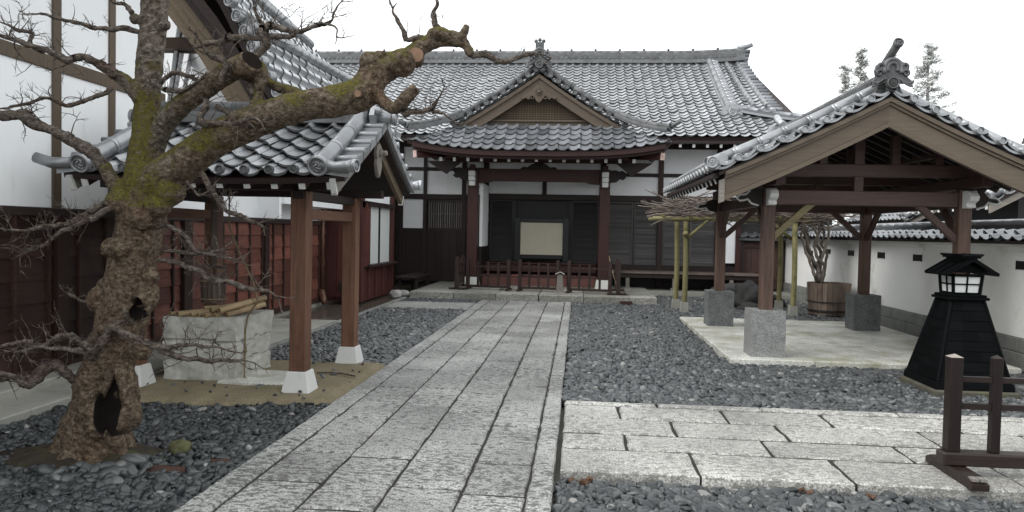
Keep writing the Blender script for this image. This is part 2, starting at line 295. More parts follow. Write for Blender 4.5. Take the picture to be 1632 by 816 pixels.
def build_each(g, name, m, parent, bevel=0):
    n = len(g.v); r = list(range(n))
    def fd(i):
        while r[i] != i: r[i] = r[r[i]]; i = r[i]
        return i
    for f in g.f:
        a = fd(f[0])
        for q in f[1:]: r[fd(q)] = a
    isl = {}
    for k, f in enumerate(g.f): isl.setdefault(fd(f[0]), []).append(k)
    out = []
    for fs in isl.values():
        h = MB(); mp = {}
        for k in fs:
            for q in g.f[k]:
                if q not in mp: mp[q] = len(h.v); h.v.append(g.v[q]); h.t.append(g.t[q])
            h.f.append(tuple(mp[q] for q in g.f[k])); h.m.append(g.m[k]); h.s.append(g.s[k])
        out.append(h.build(name, m, parent, bevel))
    return out
def thing(name, label, cat, loc, group=None):
    e = bpy.data.objects.new(name, None); COL.objects.link(e); e.location = loc; e.empty_display_size = 0.2
    e['label'] = label; e['category'] = cat
    if group: e['group'] = group
    return {'ob': e, 'at': tuple(loc)}
def tag(h, label, cat, group=None):
    h['ob']['label'] = label; h['ob']['category'] = cat
    if group: h['ob']['group'] = group
    return h
def recentre(h, loc):
    """give a single mesh thing its own origin"""
    ob = h['ob']; L_ = Vector(loc); ob.data.transform(Matrix.Translation(-L_)); ob.location = L_; return h
def struct(h): h['ob']['kind'] = 'structure'; return h
def part_label(h, text): h['ob']['label'] = text; return h

# ------------------------------------------------------------------ roof tools
def prof(f):
    return np.where(f < 0.68, -0.024*np.sin(PI*f/0.68), 0.036*np.sin(PI*(f-0.68)/0.32))
def barrel(f):
    return np.where(f < 0.42, -0.01, 0.085*np.sqrt(np.clip(1-((f-0.71)/0.29)**2, 0, 1)))
def tiles(name, S, a0, a1, b0, b1, w, e, m, parent, bmax=None, bmin=None, lift=0.034, amp=1.0, pr=prof, K=9, flip=False):
    na = max(1, round((a1-a0)/w)); w = (a1-a0)/na; nb = max(1, round((b1-b0)/e)); e = (b1-b0)/nb
    fs = np.linspace(0, 1, K)
    V = []; F = []; T = []; ME = []; off = 0
    def pos(a, b, h):
        p = S(a, b); da = S(a+0.01, b)-p; db = S(a, b+0.01)-p
        n = np.cross(da, db); n /= np.linalg.norm(n, axis=1)[:, None]; n *= np.sign(n[:, 2])[:, None]
        return p+n*h[:, None]
    for i in range(na):
        a = a0+(i+fs)*w; h = pr(fs if not flip else 1-fs)*amp
        hi = bmax(a) if bmax else np.full(K, 1e9); lo = bmin(a) if bmin else np.full(K, -1e9)
        for j in range(nb):
            bl = np.clip(np.full(K, b0+j*e), lo, hi); bu = np.clip(np.full(K, b0+(j+1)*e+0.02), lo, hi)
            if (bu-bl).max() < 0.03: continue
            jit = rng.normal(0, 0.005); a = a0+(i+fs)*w+rng.normal(0, .005)
            V.append(np.concatenate([pos(a, bl, h+lift+jit), pos(a, bu, h+jit*0.3), pos(a, bl, h+lift-0.020), pos(a, bl+0.004, h+lift+jit)]))
            for k in range(K-1):
                F.append((off+3*K+k, off+3*K+k+1, off+K+k+1, off+K+k)); F.append((off+k, off+k+1, off+2*K+k+1, off+2*K+k)[::-1]); ME += [0, 1]
            T += [rng.random()]*(4*K); off += 4*K
    V = np.concatenate(V)
    g = MB(); g.v = [tuple(p) for p in V]; g.f = F; g.m = ME; g.t = T; g.s = [True]*len(F)
    return g.build(name, [m, tile_edge], parent)
def deck(g, S, a0, a1, b0, b1, na=12, nb=6, h0=-0.05, h1=-0.14, bmax=None, mi=0):
    """boards under the tiles as a closed slab"""
    A = np.linspace(a0, a1, na+1); rows = []
    for h in (h0, h1):
        for a in A:
            top = b1 if bmax is None else min(b1, float(bmax(np.array([a]))[0]))
            B = np.linspace(b0, max(top, b0+0.02), nb+1)
            p = S(np.full(nb+1, a), B); da = S(np.full(nb+1, a+0.01), B)-p; db = S(np.full(nb+1, a), B+0.01)-p
            n = np.cross(da, db); n /= np.linalg.norm(n, axis=1)[:, None]; n *= np.sign(n[:, 2])[:, None]
            rows.append(p+n*h)
    v = [tuple(p) for r in rows for p in r]; M = nb+1; O = (na+1)*M; f = []
    for i in range(na):
        for j in range(nb):
            q = (i*M+j, (i+1)*M+j, (i+1)*M+j+1, i*M+j+1); f.append(q); f.append(tuple(x+O for x in q)[::-1])
        f.append((i*M, (i+1)*M, (i+1)*M+O, i*M+O)[::-1]); f.append((i*M+nb, (i+1)*M+nb, (i+1)*M+nb+O, i*M+nb+O))
    for j in range(nb):
        f.append((j, j+1, j+1+O, j+O)); b_ = na*M; f.append((b_+j, b_+j+1, b_+j+1+O, b_+j+O)[::-1])
    g._add(v, f, mi)
def poly(pts, n):
    """n points evenly along a polyline, smoothed a little"""
    P = np.array(pts, float); d = np.r_[0, np.cumsum(np.linalg.norm(np.diff(P, axis=0), axis=1))]
    t = np.linspace(0, d[-1], n); return [Vector([np.interp(x, d, P[:, k]) for k in range(P.shape[1])]) for x in t]
def ridge(g, pts, w=0.3, layers=4, lh=0.05, cap=0.09, mi=0, side=None):
    P = [Vector(p) for p in pts]
    for k in range(layers):
        ww = w*(1-0.12*k)/2; z = k*lh
        g.sweep([p+Vector((0, 0, z)) for p in P], [(-ww, 0), (ww, 0), (ww, lh*0.62), (ww*0.93, lh*0.64), (ww*0.93, lh*0.99), (-ww*0.93, lh*0.99), (-ww*0.93, lh*0.64), (-ww, lh*0.62)], mi, side=side)
    roll(g, [p+Vector((0, 0, layers*lh+cap*0.25)) for p in P], cap, mi)
def roll(g, pts, r, mi=0, seg=0.3, n=12, tint=None):
    """a row of round cap tiles with joint collars"""
    P = [Vector(p) for p in pts]; L_ = sum((P[i+1]-P[i]).length for i in range(len(P)-1)); k = max(1, round(L_/seg))
    Q = poly(P, k+1)
    for i in range(k):
        d = (Q[i+1]-Q[i])
        g.tube([Q[i], Q[i]+d*0.9, Q[i+1]], [r, r*0.992, r*0.985], n, mi, tint)
        if i: g.tube([Q[i]-d.normalized()*0.012, Q[i]+d.normalized()*0.03], r*1.018, n, mi, tint)
def disc(g, c, nrm, r, t=0.04, mi=0, swirl=False, n=18):
    c = Vector(c); d = Vector(nrm).normalized()
    g.tube([c-d*t, c], r, n, mi, None, True, True)
    g.tube([c, c+d*0.012], [r, r], n, mi, 0.7, False, True)       # raised rim ring
    l = d.orthogonal().normalized(); u = d.cross(l)
    ring = [c+d*0.010+(l*math.cos(a)+u*math.sin(a))*r*0.86 for a in np.linspace(0, 2*PI, n+1)]
    g.tube(ring, r*0.14, 5, mi, 0.75, False)
    if swirl:
        for q in range(3):
            a = np.linspace(0, 1, 8); ph = q*2*PI/3
            g.tube([c+d*0.006+(l*math.cos(ph+x*3.4)+u*math.sin(ph+x*3.4))*r*(0.12+0.5*x) for x in a], [r*0.17*(1-0.8*x) for x in a], 5, mi, 0.65)
def rake_tiles(g, pts, out, sp, r, ln, mi=0, lip=0.03, swirl=False):
    """round ends and hanging lips of the tiles along a gable edge"""
    P = [Vector(p) for p in pts]; L_ = sum((P[i+1]-P[i]).length for i in range(len(P)-1)); k = max(2, round(L_/sp)); Q = poly(P, k+1); o = Vector(out)
    for i in range(k+1):
        g.tube([Q[i]-o*ln, Q[i]], r, 10, mi, None)
        disc(g, Q[i]+o*0.004, o, r*1.0, 0.02, mi, swirl, 14)
        if i < k:
            d = Q[i+1]-Q[i]; up = Vector((0, 0, 1)); top = []; bot = []
            for x in np.linspace(0.08, 0.98, 8):
                sag = -math.sin(PI*x)*r*0.85; top.append(Q[i]+d*x+up*(sag-0.2*r)); bot.append(Q[i]+d*x+up*(sag-0.2*r-lip))
            g.strip([p-o*0.03 for p in top], [p-o*0.03 for p in bot], -o*ln, mi)

# ------------------------------------------------------------------ ground and paving
g = MB(); g.box(-400, 400, -60, 700, -1.2, -0.10, 0, 0.5); struct(g.build('ground', earth))
def sheet(name, m, x0, x1, y0, y1, z, t=0.03):
    g = MB(); g.box(x0, x1, y0, y1, z-t, z, 0, 0.5); return struct(g.build(name, m))
sheet('gravel_bed', gravel_bed, -4.5, -2.3, 2.0, 7.0, -0.055)
sheet('gravel_bed', gravel_bed, -4.5, -2.3, 8.6, 15.0, -0.050)
sheet('gravel_bed', gravel_bed, -0.1, 9.0, 2.0, 4.95, -0.085)
sheet('gravel_bed', gravel_bed, -0.05, 5.7, 7.15, 21.0, -0.05)
def slab(g, x0, x1, y0, y1, z, th=0.09, gap=0.010, chip=0.008, tint=None, gap_y=None):
    """a dressed stone with slightly uneven edges and a worn bevel"""
    gy_ = gap if gap_y is None else gap_y; x0 += gap/2; x1 -= gap/2; y0 += gy_/2; y1 -= gy_/2
    nx = max(2, int((x1-x0)/0.12)); ny = max(2, int((y1-y0)/0.12)); ring = []
    for i in range(nx): ring.append((x0+(x1-x0)*i/nx, y0))
    for i in range(ny): ring.append((x1, y0+(y1-y0)*i/ny))
    for i in range(nx): ring.append((x1-(x1-x0)*i/nx, y1))
    for i in range(ny): ring.append((x0, y1-(y1-y0)*i/ny))
    cx, cy = (x0+x1)/2, (y0+y1)/2; z = z+random.uniform(-0.003, 0.003); tilt = (random.uniform(-.003, .003), random.uniform(-.003, .003))
    def zz(x, y): return z+tilt[0]*(x-cx)/max(.3, x1-x0)+tilt[1]*(y-cy)/max(.3, y1-y0)
    R0 = []; R1 = []; R2 = []
    for x, y in ring:
        j = random.uniform(-chip, chip*0.3)*(1.8 if random.random() < 0.12 else 1); sx = (1 if x > cx else -1)*min(1, abs(x-cx)/((x1-x0)/2))**6; sy = (1 if y > cy else -1)*min(1, abs(y-cy)/((y1-y0)/2))**6
        ox, oy = x+sx*j, y+sy*j
        R0.append((ox, oy, z-th)); R1.append((ox, oy, zz(x, y)-0.012)); R2.append((ox-sx*0.012, oy-sy*0.012, zz(x, y)))
    n = len(ring); v = R0+R1+R2
    f = [(i, (i+1) % n, n+(i+1) % n, n+i) for i in range(n)]+[(n+i, n+(i+1) % n, 2*n+(i+1) % n, 2*n+i) for i in range(n)]+[tuple(range(2*n, 3*n))]
    g._add(v, f, 0, tint)
g = MB()
cols = [(-2.02, -1.575), (-1.575, -1.13), (-1.13, -0.68), (-0.68, -0.28)]
for ci, (x0, x1) in enumerate(cols):
    y = 2.2+random.uniform(0, .4)
    while y < 17.3:
        y2 = min(17.33, y+random.choice((0.62, 0.8, 1.0, 1.2, 0.72)));
        if 17.33-y2 < 0.35: y2 = 17.33
        slab(g, x0, x1, y, y2, 0.0, gap=0.012, gap_y=0.028); y = y2
for x0, x1 in ((-2.23, -2.02), (-0.28, -0.12)):
    y = 2.2+random.uniform(0, .3)
    while y < 17.3:
        y2 = min(17.33, y+random.uniform(1.1, 2.2)); slab(g, x0, x1, y, y2, 0.004, th=0.12, gap=0.010, tint=random.uniform(.45, .9)); y = y2
struct(g.build('path', slab_m))
g = MB(); g.box(-2.2, -0.15, 2.2, 17.32, -0.1, -0.013, 0, .1); struct(g.build('path_bedding', joint_m))
g = MB(); rows_y = [(5.0, 5.56), (5.56, 6.0), (6.0, 6.5), (6.5, 6.98)]
for k, (y0, y1) in enumerate(rows_y):
    x = -0.10
    first = (0.95, 0.50, 0.92, 0.50)[k]
    while x < 8.5:
        x2 = x+(first if x < 0 else random.uniform(0.80, 1.25)); slab(g, x, x2, y0, y1, 0.0, th=0.13, gap=0.018, chip=0.010, gap_y=0.042); x = x2
x = -0.10
while x < 8.5:
    x2 = x+random.uniform(0.8, 1.3); slab(g, x, x2, 6.985, 7.12, 0.008, th=0.13, gap=0.012); x = x2
struct(g.build('side_path', side_m))
g = MB(); g.box(-0.08, 8.4, 5.04, 7.1, -0.11, -0.014, 0, .1); struct(g.build('path_bedding', joint_m))
g = MB()
for x0, x1 in ((-4.25, -3.2), (-3.2, -2.25)): slab(g, x0, x1, 15.15, 16.55, 0.0, gap=0.012)
struct(g.build('crossing_path', slab_m))
g = MB()                                                     # stone step before the entrance
xs = [-3.95, -2.9, -1.9, -0.9, 0.15, 1.2, 1.85]
for x0, x1 in zip(xs, xs[1:]):
    slab(g, x0, x1, 17.38, 17.85, 0.15, th=0.26, gap=0.008, chip=0.012)
    slab(g, x0, x1, 17.85, 19.2, 0.148, th=0.26, gap=0.008)
    slab(g, x0, x1, 19.2, 21.2, 0.15, th=0.26, gap=0.008)
struct(g.build('entrance_step', step_m))
g = MB()                                                     # pavilion floor in large bays
for x0, x1 in ((1.95, 3.0), (3.0, 4.15), (4.15, 5.45)):
    for y0, y1 in ((9.62, 11.2), (11.2, 12.8), (12.8, 14.4)): slab(g, x0, x1, y0, y1, 0.055, th=0.14, gap=0.006, chip=0.002)
struct(g.build('pavilion_floor', pad_m))
g = MB()                                                     # uneven sand patch round the well
nx, ny = 46, 46; v = []; f = []
def inside_sand(x, y): return True
for j in range(ny+1):
    for i in range(nx+1):
        u, w = i/nx, j/ny; xl = -4.5; xr = -2.24
        x = xl+(xr-xl)*u; y0 = 6.35+0.32*u+0.16*noise.noise(Vector((x*3, 1, 7)))+0.10*noise.noise(Vector((x*11, 4, 7))); y1 = 8.75+0.12*noise.noise(Vector((x*5, 9, 1)))
        y = y0+(y1-y0)*w
        z = 0.006+0.018*noise.noise(Vector((x*2.5, y*2.5, 0)))+0.004*noise.noise(Vector((x*14, y*14, 3)))
        z -= 0.05*max(0, 1-min(u, 1-u, w, 1-w)/0.04)
        v.append((x, y, z))
for j in range(ny):
    for i in range(nx): a = j*(nx+1)+i; f.append((a, a+1, a+nx+2, a+nx+1))
g._add(v, f, 0, .5, True); struct(g.build('sand_patch', sand))
g = MB(); slab(g, -3.62, -2.93, 7.22, 7.9, 0.032, th=0.06); struct(g.build('paving_stone', pad_m))
g = MB()                                                     # kerb along the left wall
y = 1.0
while y < 8.0: g.box(-5.3, -4.93, y, y+1.196, -0.1, 0.13, 0); g.box(-4.927, -4.5, y, y+1.196, -0.1, 0.05, 0); y += 1.2
struct(g.build('kerb', concrete, bevel=0.012))
g = MB(); g.box(-5.3, -4.12, 8.3, 12.6, -0.1, 0.012, 0, .7); struct(g.build('yard_floor', concrete))
g = MB(); g.box(-5.3, -4.12, 12.604, 17.2, -0.1, 0.010, 0, .4); g.box(-5.3, -3.96, 17.204, 21.2, -0.1, 0.012, 0, .3); struct(g.build('yard_floor', wet_floor))
g = MB(); y = 8.4
while y < 16.9: l = random.uniform(.5, 1.0); slab(g, -4.10, -3.98, y, y+l, 0.03, th=0.08); y += l
struct(g.build('gutter_edge', stone_base))
g = MB(); g.box(1.86, 5.7, 19.9, 21.2, -0.2, 0.10, 0, .3); struct(g.build('veranda_apron', concrete))
g = MB(); v = []; f = []; n = 36                             # soil mound round the tree
for i in range(n):
    a = 2*PI*i/n
    for k, (r, z) in enumerate(((0.02, 0.05), (0.24, 0.03), (0.36, -0.005), (0.46, -0.045), (0.54, -0.09))):
        rr = r*(1+0.35*noise.noise(Vector((math.cos(a)*2.2, math.sin(a)*2.2, 1)))); wx = 1.6 if math.cos(a) < 0 else 1.05; v.append((-3.3+rr*math.cos(a)*wx, 4.87+rr*math.sin(a)*0.72, z+0.05*noise.noise(Vector((math.cos(a)*3, math.sin(a)*3, r*9)))))
for i in range(n):
    for k in range(4): a, b_ = i*5+k, ((i+1) % n)*5+k; f.append((a, b_, b_+1, a+1)[::-1])
g._add(v, f, 0, .5, True); struct(g.build('soil', soil))
for sx_, sy_, sr in ((-2.72, 4.72, .26), (-2.43, 4.95, .16), (-2.86, 5.15, .22)):
    g = MB(); v = [(sx_, sy_, -.02)]; n = 24
    for i in range(n):
        a = 2*PI*i/n; k = sr*(1+.4*noise.noise(Vector((math.cos(a)*2, math.sin(a)*2, sx_*3)))); v += [(sx_+k*math.cos(a)*.6, sy_+k*math.sin(a)*.32, -.025), (sx_+k*math.cos(a), sy_+k*math.sin(a)*.55, -.075)]
    f = [(0, 1+2*i, 1+2*((i+1) % n)) for i in range(n)]+[(1+2*i, 2+2*i, 2+2*((i+1) % n), 1+2*((i+1) % n)) for i in range(n)]; g._add(v, f, 0, .5, True); struct(g.build('soil', soil_red if sy_ < 5.1 else soil))
def inpoly(P, x, y):
    r = np.zeros(len(x), bool); n = len(P)
    for i in range(n):
        x0, y0 = P[i]; x1, y1 = P[(i+1) % n]; c = ((y0 > y) != (y1 > y)) & (x < (x1-x0)*(y-y0)/(y1-y0+1e-12)+x0); r ^= c
    return r
def pebbles(name, label, P, dens, size, z, m, holes=(), layers=2, sub=2, jz=0.008):
    P = np.array(P); x0, y0 = P.min(0); x1, y1 = P.max(0); s = 1/math.sqrt(dens)
    X = []; Z = []
    for l in range(layers):
        gx, gy = np.meshgrid(np.arange(x0, x1, s)+s*0.5*l, np.arange(y0, y1, s)+s*0.5*l)
        gx = gx.ravel()+rng.uniform(-.45, .45, gx.size)*s; gy = gy.ravel()+rng.uniform(-.45, .45, gy.size)*s
        k = inpoly(P, gx, gy)
        for hx, hy, rx, ry, pr_ in holes:
            ins = ((gx-hx)/rx)**2+((gy-hy)/ry)**2 < (1+rng.normal(0, 0.18, gx.size)); k &= ~(ins & (rng.random(gx.size) < pr_))
        X.append(np.c_[gx[k], gy[k]]); Z.append(np.full(k.sum(), z+l*size*0.30)+rng.normal(0, jz, k.sum()))
    X = np.concatenate(X); Z = np.concatenate(Z); n = len(X)
    me = bpy.data.meshes.new(name); me.from_pydata(np.c_[X, Z].tolist(), [], [])
    sc = size*np.clip(rng.lognormal(0, 0.38, n), .5, 2.0)[:, None]*np.c_[rng.uniform(.9, 1.25, n), rng.uniform(.6, .9, n), rng.uniform(.40, .68, n)]
    ro = np.c_[rng.normal(0, .42, n), rng.normal(0, .42, n), rng.uniform(0, 6.28, n)]
    for nm, d in (('pebble_scale', sc), ('pebble_turn', ro)):
        a = me.attributes.new(nm, 'FLOAT_VECTOR', 'POINT'); a.data.foreach_set('vector', d.astype(np.float32).ravel())
    ob = bpy.data.objects.new(name, me); COL.objects.link(ob); ob['kind'] = 'stuff'; ob['label'] = label; ob['category'] = 'pebbles'
    ng = bpy.data.node_groups.new('scatter_pebbles', 'GeometryNodeTree')
    ng.interface.new_socket('Geometry', in_out='INPUT', socket_type='NodeSocketGeometry'); ng.interface.new_socket('Geometry', in_out='OUTPUT', socket_type='NodeSocketGeometry')
    I = ng.nodes.new('NodeGroupInput'); O = ng.nodes.new('NodeGroupOutput'); ip = ng.nodes.new('GeometryNodeInstanceOnPoints')
    ic = ng.nodes.new('GeometryNodeMeshIcoSphere'); ic.inputs['Radius'].default_value = 1; ic.inputs['Subdivisions'].default_value = sub
    ss = ng.nodes.new('GeometryNodeSetShadeSmooth'); sm = ng.nodes.new('GeometryNodeSetMaterial'); sm.inputs['Material'].default_value = m
    na = []
    for nm in ('pebble_turn', 'pebble_scale'):
        q = ng.nodes.new('GeometryNodeInputNamedAttribute'); q.data_type = 'FLOAT_VECTOR'; q.inputs['Name'].default_value = nm; na.append(q)
    l = ng.links.new; l(I.outputs[0], ip.inputs['Points']); l(ic.outputs['Mesh'], ss.inputs[0]); l(ss.outputs[0], sm.inputs['Geometry']); l(sm.outputs[0], ip.inputs['Instance'])
    l(na[0].outputs['Attribute'], ip.inputs['Rotation']); l(na[1].outputs['Attribute'], ip.inputs['Scale']); l(ip.outputs[0], O.inputs[0])
    md = ob.modifiers.new('scatter', 'NODES'); md.node_group = ng
    return ob
TREE = (-3.3, 4.85)
pebbles('pebbles', 'dark rounded pebbles around the old tree left of the path', [(-4.5, 2.6), (-2.25, 2.6), (-2.25, 6.72), (-2.6, 6.6), (-3.4, 6.42), (-4.0, 6.45), (-4.5, 6.3)],
        700, 0.029, -0.045, pebble_near, holes=((TREE[0], TREE[1]+.05, 0.34, 0.26, 1.0), (TREE[0]-.35, TREE[1]+.02, .5, .26, .8), (TREE[0]+.42, TREE[1]+.28, .22, .12, .6), (-2.72, 4.72, .22, .10, .8), (-2.45, 4.95, .12, .06, .7)), sub=2)
pebbles('pebbles', 'larger pale grey pebbles heaped at the foot of the old tree', [(-3.3, 4.36), (-2.85, 4.40), (-2.70, 4.62), (-2.95, 4.78), (-3.45, 4.55)], 180, 0.045, -0.01, pebble_big, sub=3, layers=1)
pebbles('pebbles', 'dark rounded pebbles between the well shelter and the path', [(-3.96, 8.75), (-2.25, 8.72), (-2.25, 15.1), (-3.96, 15.1)], 560, 0.031, -0.035, pebble_m, sub=2)
pebbles('pebbles', 'dark rounded pebbles in front of the entrance step on the left', [(-3.96, 16.58), (-2.25, 16.58), (-2.25, 17.33), (-3.96, 17.33)], 500, 0.03, -0.03, pebble_m, sub=1)
pebbles('pebbles', 'few stray pebbles scattered on the sand round the well', [(-4.4, 6.5), (-2.3, 6.7), (-2.3, 8.7), (-3.3, 8.7), (-3.3, 7.2), (-4.4, 7.2)], 16, 0.022, 0.012, pebble_m, sub=2, layers=1)
pebbles('pebbles', 'blue grey pebbles nearest the camera right of the path', [(-0.10, 2.8), (5.5, 2.8), (5.5, 4.97), (-0.10, 4.97)], 640, 0.030, -0.075, pebble_mid, sub=3)
pebbles('pebbles', 'wide bed of dark pebbles between path and pavilion', [(-0.10, 7.14), (5.7, 7.14), (5.7, 9.6), (1.93, 9.6), (1.93, 14.42), (5.5, 14.42), (5.5, 19.9), (1.86, 19.9), (1.86, 17.34), (-0.10, 17.34)],
        560, 0.031, -0.035, pebble_m, sub=2)
# ------------------------------------------------------------------ main hall
hall = thing('temple_hall', 'large timber hall with grey tiled roof and gabled porch at the end of the path', 'hall', (-1.07, 21.5, 0))
WY = 21.3
g = MB()
for x0, x1, z0, z1 in ((-5.35, -3.3, 3.42, 4.05), (-5.35, -3.3, 2.65, 3.32), (-5.13, -4.43, 1.66, 2.5), (-3.3, -2.66, 2.65, 3.9), (-2.66, -0.99, 2.69, 3.22), (-0.99, 0.66, 2.69, 3.22),
                       (-2.66, 0.66, 3.32, 4.05), (0.66, 2.27, 2.69, 3.22), (2.27, 3.87, 2.69, 3.22), (3.87, 5.2, 2.69, 3.22), (0.66, 2.27, 3.32, 4.3), (2.27, 5.2, 3.32, 4.3), (3.92, 4.36, 0.85, 2.52)):
    g.box(x0, x1, WY, WY+0.08, z0, z1)
g.box(-2.66, -2.58, 19.95, 21.29, 1.2, 2.9)
build_each(g, 'plaster_panel', plaster, hall)
g = MB(); g.box(-9, 7, 21.42, 21.6, -0.1, 4.4); g.box(5.2, 5.3, 21.42, 30, 0, 5); g.build('inner_wall', dark_panel, hall)
g = MB()
for x, w in ((-5.13, .12), (-4.43, .10), (-3.3, .12), (-2.66, .16), (0.66, .16), (2.27, .14), (3.87, .13)):
    g.box(x-w/2, x+w/2, WY-0.06, WY+0.10, 0.15, 4.2)
g.box(-1.07+.08-.06, -0.93, WY-0.05, WY+0.09, 2.66, 3.25)
build_each(g, 'wall_post', dark_v, hall, .006)
g = MB(); g.box(4.36, 4.50, WY-0.06, WY+0.10, 0.1, 4.2); g.box(2.20, 2.34, WY-0.066, WY+0.05, 2.6, 4.1); build_each(g, 'corner_post', post_red, hall, .006)
g = MB()
for x0, x1, z0, z1, d in ((-5.4, -2.66, 3.32, 3.42, .04), (-5.4, -2.6, 2.5, 2.65, .045), (-2.66, 5.3, 3.22, 3.32, .042), (-2.66, 5.3, 2.53, 2.69, .05), (-5.4, 5.3, 4.0, 4.14, .05), (-5.4, -2.66, .13, .22, .05), (.66, 4.4, .60, .745, .05)):
    g.box(x0, x1, WY-d, WY+0.09, z0, z1)
build_each(g, 'wall_beam', dark_x, hall, .006)
g = MB(); x = -5.38
while x < -2.72:
    if x < -4.48 or x > -4.4: pass
    top = 1.66 if x < -3.24 else 2.5
    g.box(x, x+.205, WY-0.012-random.random()*.006, WY+.06, 0.2, min(top, 1.66 if x < -3.2 else 2.5)); x += .21
g.box(-5.40, -5.15, WY-.01, WY+.05, 1.66, 2.5)
g.build('board_wainscot', dark_v, hall)
g = MB()                                                     # slatted window left of the porch
g.box(-4.36, -3.2, WY-.03, WY+.05, 1.60, 1.68); g.box(-4.36, -3.2, WY-.03, WY+.05, 2.42, 2.49); g.box(-4.36, -3.2, WY-.02, WY+.05, 2.05, 2.11)
lat = g.build('lattice_window', dark_x, hall)
g = MB(); n = 17
for i in range(n): x = -4.30+1.06*i/(n-1); g.box(x-.018, x+.018, WY-.022, WY+.03, 1.68, 2.42)
g.build('window_bars', mat('grey_bars', (.12, .11, .105), .6, .3, 4, V_, tint=.3), lat)
g = MB(); g.box(-4.4, -3.2, WY+.05, WY+.07, 1.6, 2.5); g.build('window_dark', black, lat)
def shutter(x0, x1, z0, z1, y, m):
    g = MB(); g.box(x0, x0+.05, y-.02, y+.03, z0, z1); g.box(x1-.05, x1, y-.02, y+.03, z0, z1); g.box(x0+.051, x1-.051, y-.018, y+.03, z1-.05, z1); g.box(x0+.051, x1-.051, y-.018, y+.03, z0, z0+.07)
    z = z0+.08; n = int((z1-z0-.14)/.062)
    for i in range(n):
        zz = z+i*.062; g._add([(x0+.052, y-.012, zz), (x1-.052, y-.012, zz), (x1-.052, y+.012, zz+.058), (x0+.052, y+.012, zz+.058), (x0+.052, y+.02, zz), (x1-.052, y+.02, zz)], [(0,1,2,3), (0,4,5,1)])
    return g.build('slatted_shutter', m, hall)
for x0, x1 in ((.76, 1.53), (1.55, 2.33), (2.35, 3.08), (3.10, 3.84)): shutter(x0, x1, .75, 2.52, WY+.02, shutter_m)
for x0, x1 in ((-2.54, -1.86), (-.2, .56)): shutter(x0, x1, .76, 2.52, WY-.0, dark_panel)
g = MB()                                                     # dark back of the entrance with rails
g.box(-1.855, -.205, WY+.15, WY+.2, .7, 2.5); g.box(-1.86, -1.78, WY-.02, WY+.1, .7, 2.5); g.box(-.28, -.205, WY-.02, WY+.1, .7, 2.5); g.box(-1.05, -.99, WY+.1, WY+.148, .7, 2.5)
g.build('entrance_doorway', dark_panel, hall)
g = MB(); g.box(-2.6, .5, 20.72, 21.28, .5, .72); g.box(-2.6, .5, 20.66, 21.28, .721, .76); part_label(g.build('entrance_floor', beam_red, hall, bevel=.008), 'dark red raised wooden floor of the entrance')
g = MB()
for i in range(4): g.box(-2.6+.775*i, -2.6+.775*(i+1)-.012, 20.18, 20.66, .15, .40, 0); g.box(-2.6+.775*i, -2.6+.775*(i+1)-.006, 20.15, 20.66, .401, .435, 0)
part_label(g.build('entrance_bench_step', mat('worn_red_board', (.15, .065, .055), .5, .25, 3, HX, tint=.25, bump=.15), hall, bevel=.006), 'pale red wooden step below the entrance floor')
g = MB(); g.box(-2.64, -2.60, 19.95, 21.25, .16, 1.198); g.build('side_wainscot', dark_y, hall)
# veranda
g = MB(); x = .80
while x < 4.8: g.box(x, min(4.85, x+.24)-.006, 20.28, WY-.055, .555, .60); x += .24
ver = part_label(g.build('veranda', mat('veranda_boards', (.15, .115, .10), .45, .3, 3, HY, tint=.3, bump=.2), hall), 'grey brown plank veranda along the shutters')
g = MB(); g.box(.8, 4.8, 20.33, 20.42, .44, .553); g.build('veranda_beam', dark_x, ver)
for x in (1.35, 2.6, 4.1):
    g = MB(); g.box(x-.05, x+.05, 20.34, 20.44, .17, .44); g.frustum(x, 20.39, .0, .17, .12, .12, .09, .09, 1); g.build('veranda_leg', [grey_wood, stone_base], ver)
# porch posts, beams, carvings
for x in (-2.82, .66):
    g = MB(); g.box(x-.135, x+.135, 19.67, 19.93, .38, 3.28); h = g.build('porch_post', post_red, hall, bevel=.012)
    g = MB(); g.frustum(x, 19.8, .15, .385, .20, .19, .165, .155); g.build('white_post_shoe', white_paint, h, bevel=.006)
    g = MB(); g.box(x-.085, x+.085, 19.40, 19.66, 3.05, 3.19); g.box(x-.085, x+.085, 19.43, 19.66, 2.93, 3.048); g.box(x-.08, x+.08, 19.47, 19.66, 2.80, 2.928); g.box(x-.07, x+.07, 19.5, 19.66, 3.20, 3.36, 1)
    g.build('bracket_nose', [white_paint, beam_red], h, bevel=.015)
    g = MB(); s = -1 if x < -1 else 1                        # carved beam end reaching outwards
    pr_ = [(0, .16), (.14, .17), (.24, .13), (.30, .16), (.40, .10), (.36, .03), (.42, -.02), (.34, -.08), (.26, -.06), (.16, -.14), (0, -.16)]
    g.prism([(x+s*(.136+a), 19.73, 3.1+b) for a, b in pr_], (0, .14, 0)); g.build('carved_beam_end', dark_x, h, bevel=.01)
g = MB(); top = []; bot = []
for x in np.linspace(-2.68, .52, 17):
    t = abs((x+1.08)/1.6); top.append((x, 19.7, 3.27)); bot.append((x, 19.7, 2.95-.06*(t > .78)*min(1, (t-.78)/.12)))
g.strip(top, bot, (0, .2, 0)); g.build('porch_beam', beam_red, hall, bevel=.01)
g = MB(); kp = [(-.50, 0), (-.42, .06), (-.30, .05), (-.20, .12), (-.08, .17), (.08, .17), (.20, .12), (.30, .05), (.42, .06), (.50, 0)]
g.prism([(-1.08+a, 19.72, 3.272+b) for a, b in kp], (0, .12, 0)); g.ball((-1.08, 19.72, 3.36), .045); g.build('frog_leg_strut', dark_x, hall, bevel=.01)
